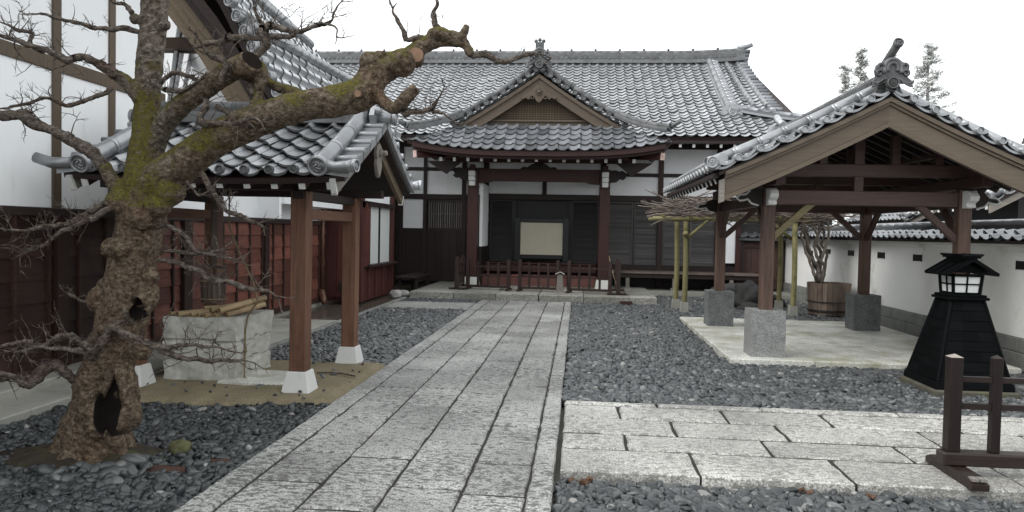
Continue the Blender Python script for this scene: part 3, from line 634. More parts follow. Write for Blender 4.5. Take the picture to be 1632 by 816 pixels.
g = MB(); g.box(-3.6, 1.45, 19.72, 19.88, 3.445, 3.56); g.box(-3.4, 1.2, 18.72, 18.82, 3.435, 3.50); build_each(g, 'porch_purlin', beam_red, hall, .008)
for s, x in ((-1, -2.82), (1, .66)):                         # side beams back to the hall, bracketed
    g = MB(); g.box(x-.08, x+.08, 19.94, WY-.07, 2.98, 3.2); g.build('side_beam', beam_red_y, hall)
g = MB()                                                     # triangular board brackets under the corners
for s, x in ((-1, -3.05), (1, .9)): g.prism([(x, 19.3, 3.42), (x+s*.95, 19.3, 3.42), (x+s*.42, 19.3, 3.08)], (0, .06, 0))
build_each(g, 'corner_bracket', dark_x, hall)
# main roof
RX0, RX1, EY, RY, EZ, RZ = -10.5, 5.42, 19.95, 25.95, 4.20, 7.48
RL = math.hypot(RY-EY, RZ-EZ)
def main_roof(a, b):
    t = b/RL; lift_ = 0.35*np.clip((a-4.2)/3.0, 0, 1)**2*np.clip(1-t*2.2, 0, 1)
    return np.stack([a, EY+(RY-EY)*t, EZ+(RZ-EZ)*(t*0.86+0.14*t*t)+lift_], 1)
def main_top(a): return np.where(a < 5.42, RL, np.clip(RL*0.34*(7.15-a)/(7.15-5.42), 0, RL))
tiles('roof_tiles', main_roof, RX0, 7.2, 0, RL, .275, .262, tile, hall, bmax=main_top)
g = MB(); deck(g, main_roof, RX0, 7.15, .02, RL, 30, 6, -.035, -.15, bmax=main_top); rd = g.build('roof_deck', dark_x, hall)
def back_roof(a, b): p = main_roof(a, b); p[:, 1] = 2*RY-p[:, 1]; return p
g = MB(); deck(g, back_roof, RX0, 7.15, .02, RL, 10, 6, .0, -.15, bmax=main_top)
g.prism([(5.2, 22.2, 5.2), (5.2, 29.7, 5.2), (5.2, RY, 7.4)], (-.1, 0, 0)); g.prism([(5.4, 22.0, 5.1), (7.1, 20, 4.3), (7.1, 31.9, 4.3), (5.4, 29.9, 5.1)], (0, 0, -.1)); g.build('far_roof_slope', tile_dark, hall)
rp = [(x, RY, 7.40+.0*x+0.10*max(0, (x-3.2)/2.2)**2) for x in np.linspace(RX0, RX1, 24)]
g = MB(); ridge(g, rp, .52, 5, .072, .085)
for x in np.arange(-9.4, 5.3, .82): g.ball((x, RY-.02, 7.89+0.10*max(0, (x-3.2)/2.2)**2), .045, n=8)
rdg = g.build('roof_ridge', tile_dark, hall)
g = MB()                                                     # small openwork tiles set in the ridge band
for x in np.arange(-9.5, 5.2, .16):
    z = 7.585+0.10*max(0, (x-3.2)/2.2)**2; g.tube([(x, RY-.235, z), (x, RY-.215, z)], .055, 8)
g.build('ridge_band_tiles', tile_dark, rdg)
def on_roof(x, y, h=0.0):
    t = (y-EY)/(RY-EY); p = main_roof(np.array([x]), np.array([t*RL]))[0]; return Vector((p[0], p[1], p[2]+h))
g = MB()                                                     # descending ridge with its end tile
P = [on_roof(4.30-.06*i/7, 25.55-3.95*i/7, .03) for i in range(8)]
g.sweep(P, [(-.20, 0), (.20, 0), (.20, .07), (.17, .075), (.17, .14), (-.17, .14), (-.17, .075), (-.20, .07)]); roll(g, [p+Vector((-.1, 0, .17)) for p in P], .085, 0, .30)
for p in poly(P, 17): g.tube([p+Vector((-.02, 0, .155)), p+Vector((.20, 0, .12))], .06, 8)
e = P[-1]; g.prism([(e.x-.27, e.y-.03, e.z-.05), (e.x+.27, e.y-.03, e.z-.05), (e.x+.30, e.y-.03, e.z+.16), (e.x+.12, e.y-.03, e.z+.28), (e.x-.12, e.y-.03, e.z+.28), (e.x-.30, e.y-.03, e.z+.16)], (0, .10, 0))
disc(g, e+Vector((0, -.04, .06)), (0, -1, 0), .12, .03, 0, True); g.build('descending_ridge', tile_pale, hall)
g = MB()
for x in (4.80, 5.16): g = MB(); roll(g, [on_roof(x+.03*i, 25.7-3.5*i/5, .05) for i in range(6)], .075); g.build('verge_roll', tile_pale, hall)
g = MB()                                                     # verge tile ends facing sideways down the gable
for i in range(16): y = 25.7-3.75*i/15; p = on_roof(5.40+.012*i, y, .02); g.tube([p-Vector((.25, 0, 0)), p+Vector((.10, 0, -.01))], .075, 9)
for k in range(5): g.tube([(5.2, RY-.05, 7.36+.115*k), (5.50+.025*k, RY-.05, 7.36+.115*k)], .07, 9)
g.tube([(5.2, RY, 7.95), (5.50, RY, 7.99), (5.68, RY, 8.06)], [.08, .08, .07], 9)
g.build('gable_verge_tiles', tile_blue, hall)
g = MB(); P = [on_roof(4.42+2.55*t, 21.75-1.7*t, .04+.05*t*t) for t in np.linspace(0, 1, 10)]
ridge(g, P, .26, 2, .06, .07); g.build('corner_ridge', tile_blue, hall)
g = MB(); g.box(RX0, 7.0, 20.02, 20.12, 4.02, 4.15); g.build('eave_board', dark_x, hall)
tip_mats = [beam_red_y, white_paint]
def rafter(x, y, z, y2, z2, w=.065, h=.085, parent=hall):
    g = MB(); g.beam((x, y+.012, z), (x, y2, z2), w, h); g.beam((x, y, z), (x, y+.0115, z+.0115*(z2-z)/(y2-y)), w+.004, h+.004, mi=1); return g.build('rafter', tip_mats, parent)
for i in range(13): rafter(2.62+.352*i, 20.08, 3.965, 21.28, 4.22)
# porch roof: gabled front over a tiled skirt
PX, PEY, PGY, PEZ, PGZ = -1.06, 18.22, 19.35, 3.70, 4.40
PHW = 3.22
def skirt(a, b):
    L_ = math.hypot(PGY-PEY, PGZ-PEZ); t = b/L_; q = np.abs(a-PX)/PHW
    return np.stack([a, PEY+(PGY-PEY)*t, PEZ-.10+(PGZ-PEZ+.08)*t+.26*q**3.2*(1-t)], 1)
SL = math.hypot(PGY-PEY, PGZ-PEZ)
def skirt_top(a): return np.clip(SL*(PHW-np.abs(a-PX))/(PHW-2.15), 0, SL)
tiles('porch_skirt_tiles', skirt, PX-PHW, PX+PHW, 0, SL, .27, .262, tile_blue, hall, bmax=skirt_top)
GH = 1.42                                                    # side slopes run back into the main roof
def porch_side(sgn):
    def S(a, b):
        w = b/2.62; X = PHW-w*PHW; z = 3.72+2.02*(w*.80+.20*w*w)+.12*np.clip(1-w, 0, 1)**2*np.clip((19.2-a)/1.0, 0, 1)**2
        return np.stack([PX+sgn*X*np.ones_like(a), a, z], 1)
    return S
SLN = 2.62
for sgn in (-1, 1):
    S = porch_side(sgn)
    tiles('porch_side_tiles', S, PGY-.14, 23.4, .55, SLN, .27, .262, tile, hall)
    def low_top(a): return np.clip((a-PEY)/(PGY-PEY)*.95, 0, .95)
    tiles('porch_side_tiles', S, PEY, 22.6, 0, .95, .27, .262, tile, hall, bmax=low_top)
g = MB(); deck(g, skirt, PX-PHW+.02, PX+PHW-.02, .03, SL, 24, 3, -.03, -.13, bmax=skirt_top)
for sgn in (-1, 1): deck(g, porch_side(sgn), PGY+.0, 23.2, .45, SLN-.02, 6, 6, -.04, -.14); deck(g, porch_side(sgn), PGY, 22, .05, .5, 6, 2, -.04, -.14)
g.build('porch_roof_deck', dark_x, hall)
g = MB(); top = []; bot = []                                  # curved fascia below the skirt tiles
for x in np.linspace(PX-PHW+.12, PX+PHW-.12, 25):
    z = skirt(np.array([x]), np.array([.06]))[0]; top.append((x, PEY+.05, z[2]-.05)); bot.append((x, PEY+.05, z[2]-.17))
g.strip(top, bot, (0, .09, 0)); top2 = [(p[0], p[1]+.12, p[2]-.09) for p in top]; bot2 = [(p[0], p[1]+.12, p[2]-.06) for p in bot]; g.strip(top2, bot2, (0, .09, 0))
part_label(g.build('porch_fascia', fascia_m, hall), 'dark red curved eave board of the porch')
for i in range(15): rafter(-3.50+.3445*i, 18.66, 3.405, 20.6, 4.05, .07, .09)
for s in (-1, 1):
    g = MB(); p0 = Vector((PX+s*1.9, 19.6, 3.62)); p1 = Vector((PX+s*3.05, 18.42, 3.50)); d = (p1-p0).normalized()
    g.beam(p0, p1-d*.02, .13, .17); g.beam(p1-d*.018, p1+d*.02, .135, .175, mi=1); g.build('corner_rafter', [post_red, mat('worn_paint', (.52, .40, .36), .7, .3, 14, tint=.1, stain=(.3, .1, .08), stain_at=.5, stain_scale=8)], hall, bevel=.008)
# gable: verge, bargeboards, pediment
AX, AZ = PX-.03, 5.74
def rake(s, n=14, dz=0, dx=0, hw=2.22, zf=4.36):
    P = []
    for t in np.linspace(0, 1, n): P.append(Vector((AX+s*(dx+t*(hw-dx)), 19.18, AZ+dz-(AZ-zf)*(t*1.12-.12*t*t))))
    return P
for s in (-1, 1):
    g = MB(); R_ = rake(s, 20, .03, .08); rake_tiles(g, R_, (0, -1, 0), .245, .072, .30, 0, .025)
    g.build('gable_verge', tile_dark, hall); g = MB(); roll(g, [p+Vector((0, .13, .115)) for p in R_], .075); roll(g, [p+Vector((0, .36, .15)) for p in R_], .085)
    g.build('gable_roll', tile_dark, hall)
    g = MB(); end = rake(s, 5)[-1]                            # hip ridge flaring to the corner
    P = [Vector((AX+s*(1.98+t*1.22), 19.2-t*.93, end.z+.20-(.78*t-.30*t*t))) for t in np.linspace(0, 1, 10)]
    ridge(g, P, .24, 2, .055, .07); q = P[-1]; g.tube([q+Vector((0, .05, .10)), q+Vector((s*.12, -.1, .16)), q+Vector((s*.24, -.18, .24))], [.06, .055, .04], 8)
    disc(g, q+Vector((s*.02, -.05, .12)), (s*.6, -.8, 0), .085, .03); g.build('porch_corner_ridge', tile_dark, hall)
    g = MB()
    for k, (o, w, y) in enumerate(((-.085, .10, 19.22), (-.19, .25, 19.27))):
        A = rake(s, 14, o, 0, 2.15, 4.38); B = [p+Vector((0, 0, -w)) for p in A]
        for q in (A, B):
            for p in q: p.y = y
        g.strip(A, B, (0, .05, 0))
    g.build('bargeboard', tan_x, hall)
g = MB(); ridge(g, [(AX, y, AZ+.10) for y in np.linspace(19.22, 23.4, 6)], .34, 3, .06, .085); g.build('porch_ridge', tile_dark, hall)
g = MB(); g.prism([(AX-1.62, 19.62, 4.50), (AX+1.62, 19.62, 4.50), (AX, 19.62, 5.52)], (0, .05, 0)); ped = g.build('gable_pediment', tan_x, hall)
g = MB(); bar = mat('lattice_timber', (.15, .112, .075), .7, .25, 4, V_, tint=.2)
for i in range(37):
    x = -1.30+2.6*i/36; hz = 4.52+(1.02)*(1-abs(x)/1.62); g.box(AX+x-.014, AX+x+.014, 19.585, 19.618, 4.50, min(hz-.03, 4.98))
for k in range(7):
    z = 4.53+.058*k; hw = 1.5*(1-(z-4.5)/1.02); g.box(AX-hw, AX+hw, 19.572, 19.584, z-.010, z+.010)
g.build('gable_lattice', bar, ped)
g = MB(); g.box(AX-1.95, AX+1.95, 19.45, 19.57, 4.37, 4.47); g.box(AX-1.8, AX+1.8, 19.40, 19.57, 4.471, 4.515); g.build('gable_sill', tan_x, hall)
g = MB()                                                     # carved pendant in the apex
def scroll_plate(pts, s): return [(AX+s*a, 19.20, 5.36+b) for a, b in pts]
half = [(0, .02), (.10, -.04), (.20, -.14), (.33, -.22), (.47, -.32), (.40, -.35), (.33, -.31), (.28, -.36), (.20, -.33), (.17, -.27), (.12, -.30), (.08, -.37), (0, -.45)]
for s in (-1, 1): g.prism(scroll_plate(half, s), (0, .05, 0))
for s in (-1, 1): g.tube([(AX+s*(.17+.07*math.cos(a)*(1-a/9)), 19.19, 5.05+.07*math.sin(a)*(1-a/9)) for a in np.linspace(0, 6.5, 16)], .014, 5)
g.ball((AX, 19.19, 5.20), .055, n=10); disc(g, (AX, 19.195, 5.20), (0, -1, 0), .09, .02); g.build('gable_pendant', tan_x, hall, bevel=.006)
def ridge_ornament(g, x, y, z, sc, crown):
    """demon tile: base plate, arch, paired scrolls, lower round tile"""
    pl = [(-.44, -.12), (-.30, .0), (-.33, .14), (-.30, .26), (-.20, .30), (-.13, .36), (0, .40), (.13, .36), (.20, .30), (.30, .26), (.33, .14), (.30, .0), (.44, -.12), (.2, -.12), (-.2, -.12)]
    g.prism([(x+a*sc, y, z+b*sc) for a, b in pl], (0, .12*sc, 0))
    for r in (.17, .105): g.tube([(x+r*sc*math.cos(a), y-.01*sc, z+(.17+r*math.sin(a)*1.15)*sc) for a in np.linspace(-.5, PI+.5, 16)], .042*sc, 8)
    for s in (-1, 1):
        for zc, rr, xc in ((.20, .075, .245), (.07, .085, .26)):
            g.tube([(x+s*(xc-rr*(1-t*.8)*math.cos(t*7))*sc, y-.015*sc, z+(zc+rr*(1-t*.8)*math.sin(t*7))*sc) for t in np.linspace(0, 1, 18)], [.036*sc*(1.1-.5*t) for t in np.linspace(0, 1, 18)], 6)
        for q in range(3): g.tube([(x+s*(.12+.10*t*2+q*.035)*sc, y-.01*sc, z+(-.02-.17*t+.06*t*t-q*.035)*sc) for t in np.linspace(0, 1, 7)]+[(x+s*(.42-q*.02)*sc, y-.01*sc, z+(-.08-q*.04)*sc)], .022*sc, 5)
    disc(g, (x, y-.05*sc, z-.13*sc), (0, -1, 0), .125*sc, .10*sc, 0, True, 20)
    if crown:
        g.box(x-.13*sc, x+.13*sc, y-.01, y+.12*sc, z+.36*sc, z+.56*sc)
        for q in (-.12, 0, .12): g.ball((x+q*sc, y+.04, z+(.60+(.04 if q == 0 else 0))*sc), .062*sc, n=10)
g = MB(); ridge_ornament(g, AX, 19.12, AZ+.24, .82, True); g.build('ridge_end_tile', tile_dark, hall)

# ------------------------------------------------------------------ plaster building on the left
lb = thing('plaster_building', 'tall white plaster building with timber posts and red board lower wall along the left', 'building', (-5.6, 9.0, 0))
WX = -5.3
g = MB(); g.box(-9, WX, 1.5, 9.15, 1.75, 5.6); g.box(-9, WX-.01, 9.15, 15.6, 1.75, 3.1); g.build('plaster_wall', plaster, lb)
g = MB()
for y, w in ((2.4, .16), (4.8, .16), (7.16, .125), (8.06, .11)): g.box(WX, WX+.022, y-w/2, y+w/2, 1.75, 5.6)
g.box(WX, WX+.018, 1.5, 9.15, 3.13, 3.27); g.box(WX, WX+.016, 1.5, 9.15, 4.9, 5.05)
build_each(g, 'wall_timber', tan_v, lb, .004)
g = MB(); g.box(WX-.05, WX+.05, 1.5, 15.3, 1.665, 1.752); g.build('rail', dark_y, lb, bevel=.006)
g = MB()
rows = [.18, .36, .585, .81, 1.035, 1.26, 1.47, 1.665]
yb = 1.5; Ys = []
while yb < 15.25: Ys.append(yb); yb += .46
Ys.append(15.25)
for a, b_ in zip(Ys, Ys[1:]):
    for z0, z1 in zip(rows, rows[1:]):
        o = random.uniform(0, .006); g._add([(WX+.022+o, a, z0), (WX+.022+o, b_, z0), (WX+.004+o, b_, z1), (WX+.004+o, a, z1), (WX, a, z0), (WX, b_, z0)], [(0, 1, 2, 3), (0, 4, 5, 1)], 1 if a > 8.2 else 0)
g.box(WX-.1, WX-.001, 1.5, 15.3, -.1, 1.66)
lw = g.build('board_wall', [red_board, red_warm], lb)
g = MB()
for i, y in enumerate(Ys): g.box(WX+.002, WX+.045, y-.018, y+.018, .18, 1.664)
for y in (2.4, 4.8, 7.18, 9.62, 12.2, 13.7): g.box(WX+.002, WX+.075, y-.085, y+.085, .10, 1.664)
g.box(WX, WX+.06, 1.5, 15.3, .09, .178)
g.build('wall_battens', red_board, lw)
g = MB(); g.box(WX-.3, WX-.02, 1.5, 15.3, -.1, .085); g.box(WX-.02, WX+.03, 8.2, 15.3, -.1, .082); g.build('foundation', concrete, lb)
g = MB(); g.box(-9.6, WX+.75, 1.0, 9.5, 5.60, 5.72); g.prism([(-9.6, 1.0, 5.722), (WX+.75, 1.0, 5.722), (-7.3, 1.0, 7.4)], (0, 8.5, 0)); g.build('upper_roof', tile_dark, lb)
# side wing whose gable roof shows beyond the tree
def prof_at(pts, q):
    P = np.array(pts); d = np.r_[0, np.cumsum(np.linalg.norm(np.diff(P, axis=0), axis=1))]; d /= d[-1]
    return np.stack([np.interp(q, d, P[:, 0]), np.interp(q, d, P[:, 1])], 1)
FRO = [(-4.38, 3.42), (-4.57, 3.66), (-4.98, 4.42), (-5.26, 4.95), (-5.8, 5.75), (-6.6, 6.8)]
BAC = [(-3.80, 3.50), (-4.42, 4.12), (-5.02, 4.72), (-5.88, 5.38), (-6.55, 5.95), (-7.4, 6.75)]
GY0, GY1 = 10.72, 15.9
def wing(a, b):
    t = (b/(GY1-GY0))[:, None]; q = a/4.3; p = prof_at(FRO, q)*(1-t)+prof_at(BAC, q)*t
    return np.stack([p[:, 0], GY0+b, p[:, 1]], 1)
tiles('wing_roof_tiles', wing, 0, 4.3, 0, GY1-GY0, .27, .30, tile, lb, pr=barrel, K=11, lift=.02)
g = MB(); deck(g, wing, 0.05, 4.28, .03, GY1-GY0, 14, 6, -.03, -.14); g.build('wing_roof_deck', dark_y, lb)
g = MB()
for i in range(16):
    a = (i+.29)*4.3/16; p = wing(np.array([4.3-a]), np.array([0.]))[0]; nrm = Vector((.77, 0, .64)); c_ = Vector(p)+nrm*.05
    disc(g, c_+Vector((0, -.06, 0)), (-.35, -1, 0), .095, .10, 0, True)
for q in (.30, .55, .62): P = [Vector(wing(np.array([4.3*q]), np.array([b]))[0])+Vector((.06, 0, .14)) for b in np.linspace(.0, 4.6, 8)]; roll(g, P, .095)
P = [Vector(wing(np.array([4.3*.80]), np.array([b]))[0])+Vector((.05, 0, .12)) for b in np.linspace(.2, 2.3, 6)]; ridge(g, P, .3, 3, .06, .08); e = P[-1]
g.ball(e+Vector((0, .1, .2)), .16, n=8); g.ball(e+Vector((.08, .2, .02)), .12, n=8)
g.build('wing_roof_rolls', tile_pale, lb)
g = MB()
A = [(x, z) for x, z in ((-4.42, 3.30), (-4.64, 3.52), (-5.08, 4.22), (-5.42, 4.72), (-6.1, 5.55), (-6.8, 6.4))]
def off_line(P, d): return [(x-d*.72, z-d*.69) for x, z in P]
y = 10.78
for k, (d0, d1, mi) in enumerate(((.02, .16, 1), (.17, .26, 1), (.27, .37, 0), (.376, .48, 0), (.486, .64, 0))):
    T_ = [(x, y+.05*k, z) for x, z in off_line(A, d0)]; B_ = [(x, y+.05*k, z) for x, z in off_line(A, d1)]; g.strip(T_, B_, (0, .06, 0), mi)
g.build('wing_bargeboard', [tan_y, dark_y], lb)
g = MB(); g.prism([(-9, 12.0, 1.75), (-4.95, 12.0, 1.75), (-4.95, 12.0, 3.5), (-5.6, 12.0, 4.6), (-7, 12.0, 6.4), (-9, 12, 6.4)], (0, .1, 0)); g.build('wing_gable_wall', plaster, lb)
g = MB(); g.beam((-7, 11.2, 4.42), (-5.2, 11.2, 4.42), .14, .17); g.beam((-7, 11.5, 4.42), (-5.3, 11.5, 4.38), .1, .1)
for k in range(4): g.beam((-4.85+-.1*k, 11.2+.2*k, 3.35), (-6.35-.1*k, 11.2+.2*k, 5.55), .07, .1)
g.prism([(-4.7, 11.0, 3.35), (-6.7, 11.0, 6.3), (-6.8, 11.0, 6.2), (-4.85, 11.0, 3.25)], (0, 1.1, 0)); build_each(g, 'gable_beam', soffit_m, lb)
g = MB(); g.box(-9, -4.9, 12.1, 17.9, 2.0, 3.4); g.build('wing_wall', plaster, lb)
g = MB(); g.box(-9, -5.25, 17.9, 21.2, 0, 3.3); g.build('corner_wall', dark_v, lb)
# projecting bay with its shutters and window
g = MB(); x0, x1, y0, y1 = -5.29, -4.56, 15.3, 15.44
w = [-5.29, -5.05, -4.82, -4.65]
for a, b_ in zip(w, w[1:]): g.box(a, b_-.006, 15.3+random.random()*.008, 15.44, .16, 2.05)
g.box(-4.645, -4.50, 15.27, 15.45, .06, 2.4)
bay = part_label(g.build('bay_end', red_plank, lb, bevel=.006), 'red brown plank end of the projecting bay')
g = MB(); g.box(-5.29, -4.5, 15.28, 15.5, 2.055, 2.17); g.box(-5.29, -4.47, 15.25, 15.9, 2.171, 2.20); g.build('bay_rail', dark_x, bay)
g = MB(); g.box(-5.3, -4.56, 15.46, 17.94, .05, .80); g.box(-5.3, -4.64, 15.46, 17.94, .80, 2.1); g.box(-4.556, -4.50, 15.46, 15.9, .80, 2.2)
for y in (15.9, 16.5, 17.1, 17.7): g.box(-4.556, -4.515, y-.03, y+.03, .1, .8)
g.box(-4.556, -4.49, 17.8, 17.95, .1, 2.4); bw = g.build('bay_wall', red_plank, lb)
g = MB(); g.box(-4.62, -4.575, 15.9, 17.8, .82, 2.1); part_label(g.build('bay_window', paper, bw), 'white paper window in the bay')
g = MB(); g.box(-4.575, -4.54, 16.8, 16.84, .82, 2.1); g.box(-4.60, -4.40, 15.7, 18.0, .78, .83); g.box(-4.57, -4.48, 15.7, 18.0, 2.1, 2.2); g.build('window_sill', dark_y, bw)
g = MB(); g.box(-5.3, -4.58, 15.6, 17.9, 2.2, 2.6); g.build('bay_upper_wall', plaster, lb)
g = MB(); g.tube([(-5.22, 14.9, 2.4), (-5.22, 14.9, .33)], .04, 10); g.tube([(-5.22, 14.9, .34), (-5.215, 14.88, .26), (-5.18, 14.83, .20), (-5.14, 14.78, .14), (-5.12, 14.77, .05)], [.065, .075, .075, .065, .05], 12); g.build('drain_pipe', copper, lb)
g = MB(); g.box(-4.95, -4.86, 15.2, 15.27, .3, .5); g.box(-4.90, -4.70, 15.15, 15.29, .14, .24); g.build('bay_fitting', dark_panel, bay)
g = MB(); g.ball((-4.70, 15.26, 1.02), .035, n=8); g.build('peg', dark_panel, bay)
# ------------------------------------------------------------------ well shelter
ws = thing('well_shelter', 'small open timber well shelter with grey tiled gable roof beside the old tree', 'shelter', (-3.54, 7.9, 0))
CY, EHW, VX0, VX1 = 7.92, 1.36, -4.86, -2.07
def well_roof(sgn):
    def S(a, b):
        t = b/1.52; return np.stack([a, CY+sgn*EHW*(1-t), 2.06+.68*(t*.88+.12*t*t)+.05*np.clip(np.abs(a+3.46)/1.45, 0, 1)**3*(1-t)], 1)
    return S
for sgn in (-1, 1):
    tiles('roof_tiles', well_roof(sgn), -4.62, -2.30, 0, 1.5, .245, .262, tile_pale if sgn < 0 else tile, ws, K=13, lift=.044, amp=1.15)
    g = MB(); deck(g, well_roof(sgn), VX0+.06, VX1-.05, .02, 1.52, 8, 4, -.03, -.085); g.build('roof_deck', dark_x, ws)
    for vx, s in ((VX0, -1), (VX1, 1)):                       # verge tiles laid in steps
        g = MB()
        for k in range(6):
            b = .02+k*.25; P0 = Vector(well_roof(sgn)(np.array([-4.60 if s < 0 else -2.33]), np.array([b]))[0]); P1 = Vector(well_roof(sgn)(np.array([vx]), np.array([b+.0]))[0])
            Q = Vector(well_roof(sgn)(np.array([vx]), np.array([b+.27]))[0])-P1; nz_ = Vector((0, 0, .055))
            v = [P0+nz_, P1+nz_, P1+Q+nz_*.35, P0+Q+nz_*.35, P0, P1-Vector((0, 0, .05)), P1+Q-Vector((0, 0, .05)), P0+Q-Vector((0,0,.02))]
            f = [(0,1,2,3), (7,6,5,4), (0,4,5,1), (1,5,6,2), (2,6,7,3), (3,7,4,0)]; g._add(v, f, 0)
            g.tube([P0+Vector((0, .02, .06)), P1+Vector((s*.012, .02, .055))], .030, 8)
        b = .0; P0 = Vector(well_roof(sgn)(np.array([vx]), np.array([b]))[0])
        if vx == VX1: g.tube([P0+Vector((-.24, -sgn*-.02, .08)), P0+Vector((-.12, -.0, .045)), P0+Vector((.0, -.02, .05)), P0+Vector((.07, -.03, .06))], [.05, .05, .055, .06], 10); disc(g, P0+Vector((.075, -.03, .06)), (1, -.2*-sgn, 0), .062, .02, 0, True)
        else: g.tube([P0+Vector((.2, 0, .06)), P0+Vector((0, -.03, .05)), P0+Vector((-.16, -.05, .10))], [.05, .055, .05], 10)
        x = vx-s*.27; P = [Vector(well_roof(sgn)(np.array([x]), np.array([q]))[0])+Vector((0, 0, .09)) for q in np.linspace(-.03, 1.45, 7)]
        roll(g, P, .080, 0, .42, 18); dv = (P[0]-P[1]).normalized(); disc(g, P[0]+dv*.012, dv, .096, .03, 0, True, 22)
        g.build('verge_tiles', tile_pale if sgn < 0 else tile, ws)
    for i in range(10):
        g = MB(); x = -4.62+.232*(i+.84); p = Vector(well_roof(sgn)(np.array([x]), np.array([0.]))[0]); disc(g, p+Vector((0, sgn*.014, .058)), (0, sgn, 0), .042, .03)
        g.build('eave_tile_end', tile_dark, ws)
g = MB(); ridge(g, [(x, CY, 2.72) for x in np.linspace(-4.70, -2.26, 9)], .36, 4, .042, .062); g.build('roof_ridge', tile_dark, ws)
for s, x in ((1, -2.22), (-1, -4.72)):
    g = MB(); g.prism([(x, CY-.16, 2.70), (x, CY+.16, 2.70), (x, CY+.20, 2.80), (x, CY+.08, 2.98), (x, CY-.08, 2.98), (x, CY-.20, 2.80)], (s*.05, 0, 0))
    g.tube([(x, CY, 2.80), (x+s*.22, CY, 2.80)], .07, 12); disc(g, (x+s*.23, CY, 2.80), (s, 0, 0), .08, .02, 0, True); g.tube([(x-.0, CY, 2.93), (x+s*.1, CY, 2.95)], .045, 8)
    for q in (-1, 1): g.ball((x+s*.06, CY+q*.12, 2.86), .045, n=8)
    g.build('ridge_end_tile', tile_pale, ws)
for x in (-4.40, -2.70):
    for y in (7.10, 8.70):
        g = MB(); g.box(x-.082, x+.082, y-.082, y+.082, .19, 1.96); h = g.build('post', brown_v, ws, bevel=.008)
        g = MB(); g.frustum(x, y, -.03, .20, .145, .145, .100, .100); g.build('white_post_shoe', white_paint, h, bevel=.006)
g = MB()
for x in (-4.40, -2.70): g.box(x-.045, x+.045, 7.185, 8.615, 1.685, 1.79)
build_each(g, 'tie_beam', brown_y, ws, .006)
g = MB()
for y in (7.10, 8.70): g.box(-4.75, -2.32, y-.055, y+.055, 1.965, 2.06)
for x in (-4.40, -2.70): g.box(x-.06, x+.06, 7.0, 8.8, 1.88, 1.963); g.box(x-.05, x+.05, 7.84, 7.96, 1.965, 2.55)
g.box(-4.8, -2.25, 7.86, 7.98, 2.52, 2.62); build_each(g, 'roof_beam', dark_x, ws, .005)
for vx in (-2.20, -4.72):                                     # gable boards with white painted feet
    for sgn in (-1, 1):
        g = MB(); T_ = []; B_ = []
        for t in np.linspace(0, 1, 8): y = CY+sgn*t*1.28; z = 2.66-.60*t+.06*t*(1-t)*-1; T_.append((vx, y, z)); B_.append((vx, y, z-.13-.02*t))
        g.strip(T_, B_, (-.045, 0, 0), 0); q = T_[-1]; g.beam((vx-.024, q[1]+sgn*.004, q[2]-.075), (vx-.024, q[1]+sgn*.03, q[2]-.09), .052, .156, mi=1)
        g.build('bargeboard', [grey_wood if sgn < 0 else tan_y, white_paint], ws)
g = MB(); hp = [(0, .0), (.07, -.03), (.11, -.12), (.08, -.18), (.10, -.24), (.05, -.33), (0, -.38), (-.05, -.33), (-.10, -.24), (-.08, -.18), (-.11, -.12), (-.07, -.03)]
g.prism([(-2.195, CY+a, 2.53+b) for a, b in hp], (.045, 0, 0)); g.tube([(-2.15, CY, 2.42), (-2.07, CY, 2.42)], .03, 8); g.ball((-2.15, CY, 2.42), .05, n=8); part_label(g.build('gable_pendant', grey_wood, ws, bevel=.008), 'pale carved pendant under the gable peak')
for i in range(10): rafter(-4.62+.262*i, 6.63, 1.985, 7.9, 2.55, .055, .065, ws)
# well of big grey blocks
def rough_block(name, m, x0, x1, y0, y1, z0, z1, n=12, amp=.018, parent=None, seams=()):
    g = MB(); idx = {}
    def P(i, j, k):
        key = (i, j, k)
        if key not in idx:
            p = Vector((x0+(x1-x0)*i/n, y0+(y1-y0)*j/n, z0+(z1-z0)*k/n)); q = noise.noise_vector(p*5)*amp+noise.noise_vector(p*16)*amp*.45
            q.z *= .5; s = 0
            for sz in seams:
                if abs(p.z-sz-.02*noise.noise(Vector((p.x*4, p.y*4, 1)))) < (z1-z0)/n*.55: s = 1
            if s: q += Vector(((x0+x1)/2-p.x, (y0+y1)/2-p.y, 0)).normalized()*.034
            idx[key] = len(g.v); g.v.append(tuple(p+q)); g.t.append(.5)
        return idx[key]
    for a in range(n):
        for b in range(n):
            for f in ((P(a,b,n),P(a+1,b,n),P(a+1,b+1,n),P(a,b+1,n)), (P(a,0,b),P(a+1,0,b),P(a+1,0,b+1),P(a,0,b+1)), (P(a,n,b+1),P(a+1,n,b+1),P(a+1,n,b),P(a,n,b)), (P(0,a,b+1),P(0,a+1,b+1),P(0,a+1,b),P(0,a,b)), (P(n,a,b),P(n,a+1,b),P(n,a+1,b+1),P(n,a,b+1))):
                g.f.append(f); g.m.append(0); g.s.append(False)
    return g.build(name, m, parent)
wc = tag(rough_block('stone_well', well_stone, -4.27, -3.48, 7.37, 8.25, -.03, .655, 34, .026, None, seams=(.40, .20)), 'square well curb of rough grey stone blocks under the shelter', 'well')
recentre(wc, (-3.87, 7.8, 0))
pos = [('at the left end', -4.20, 7.40, .06), ('', -4.10, 7.39, .0)]
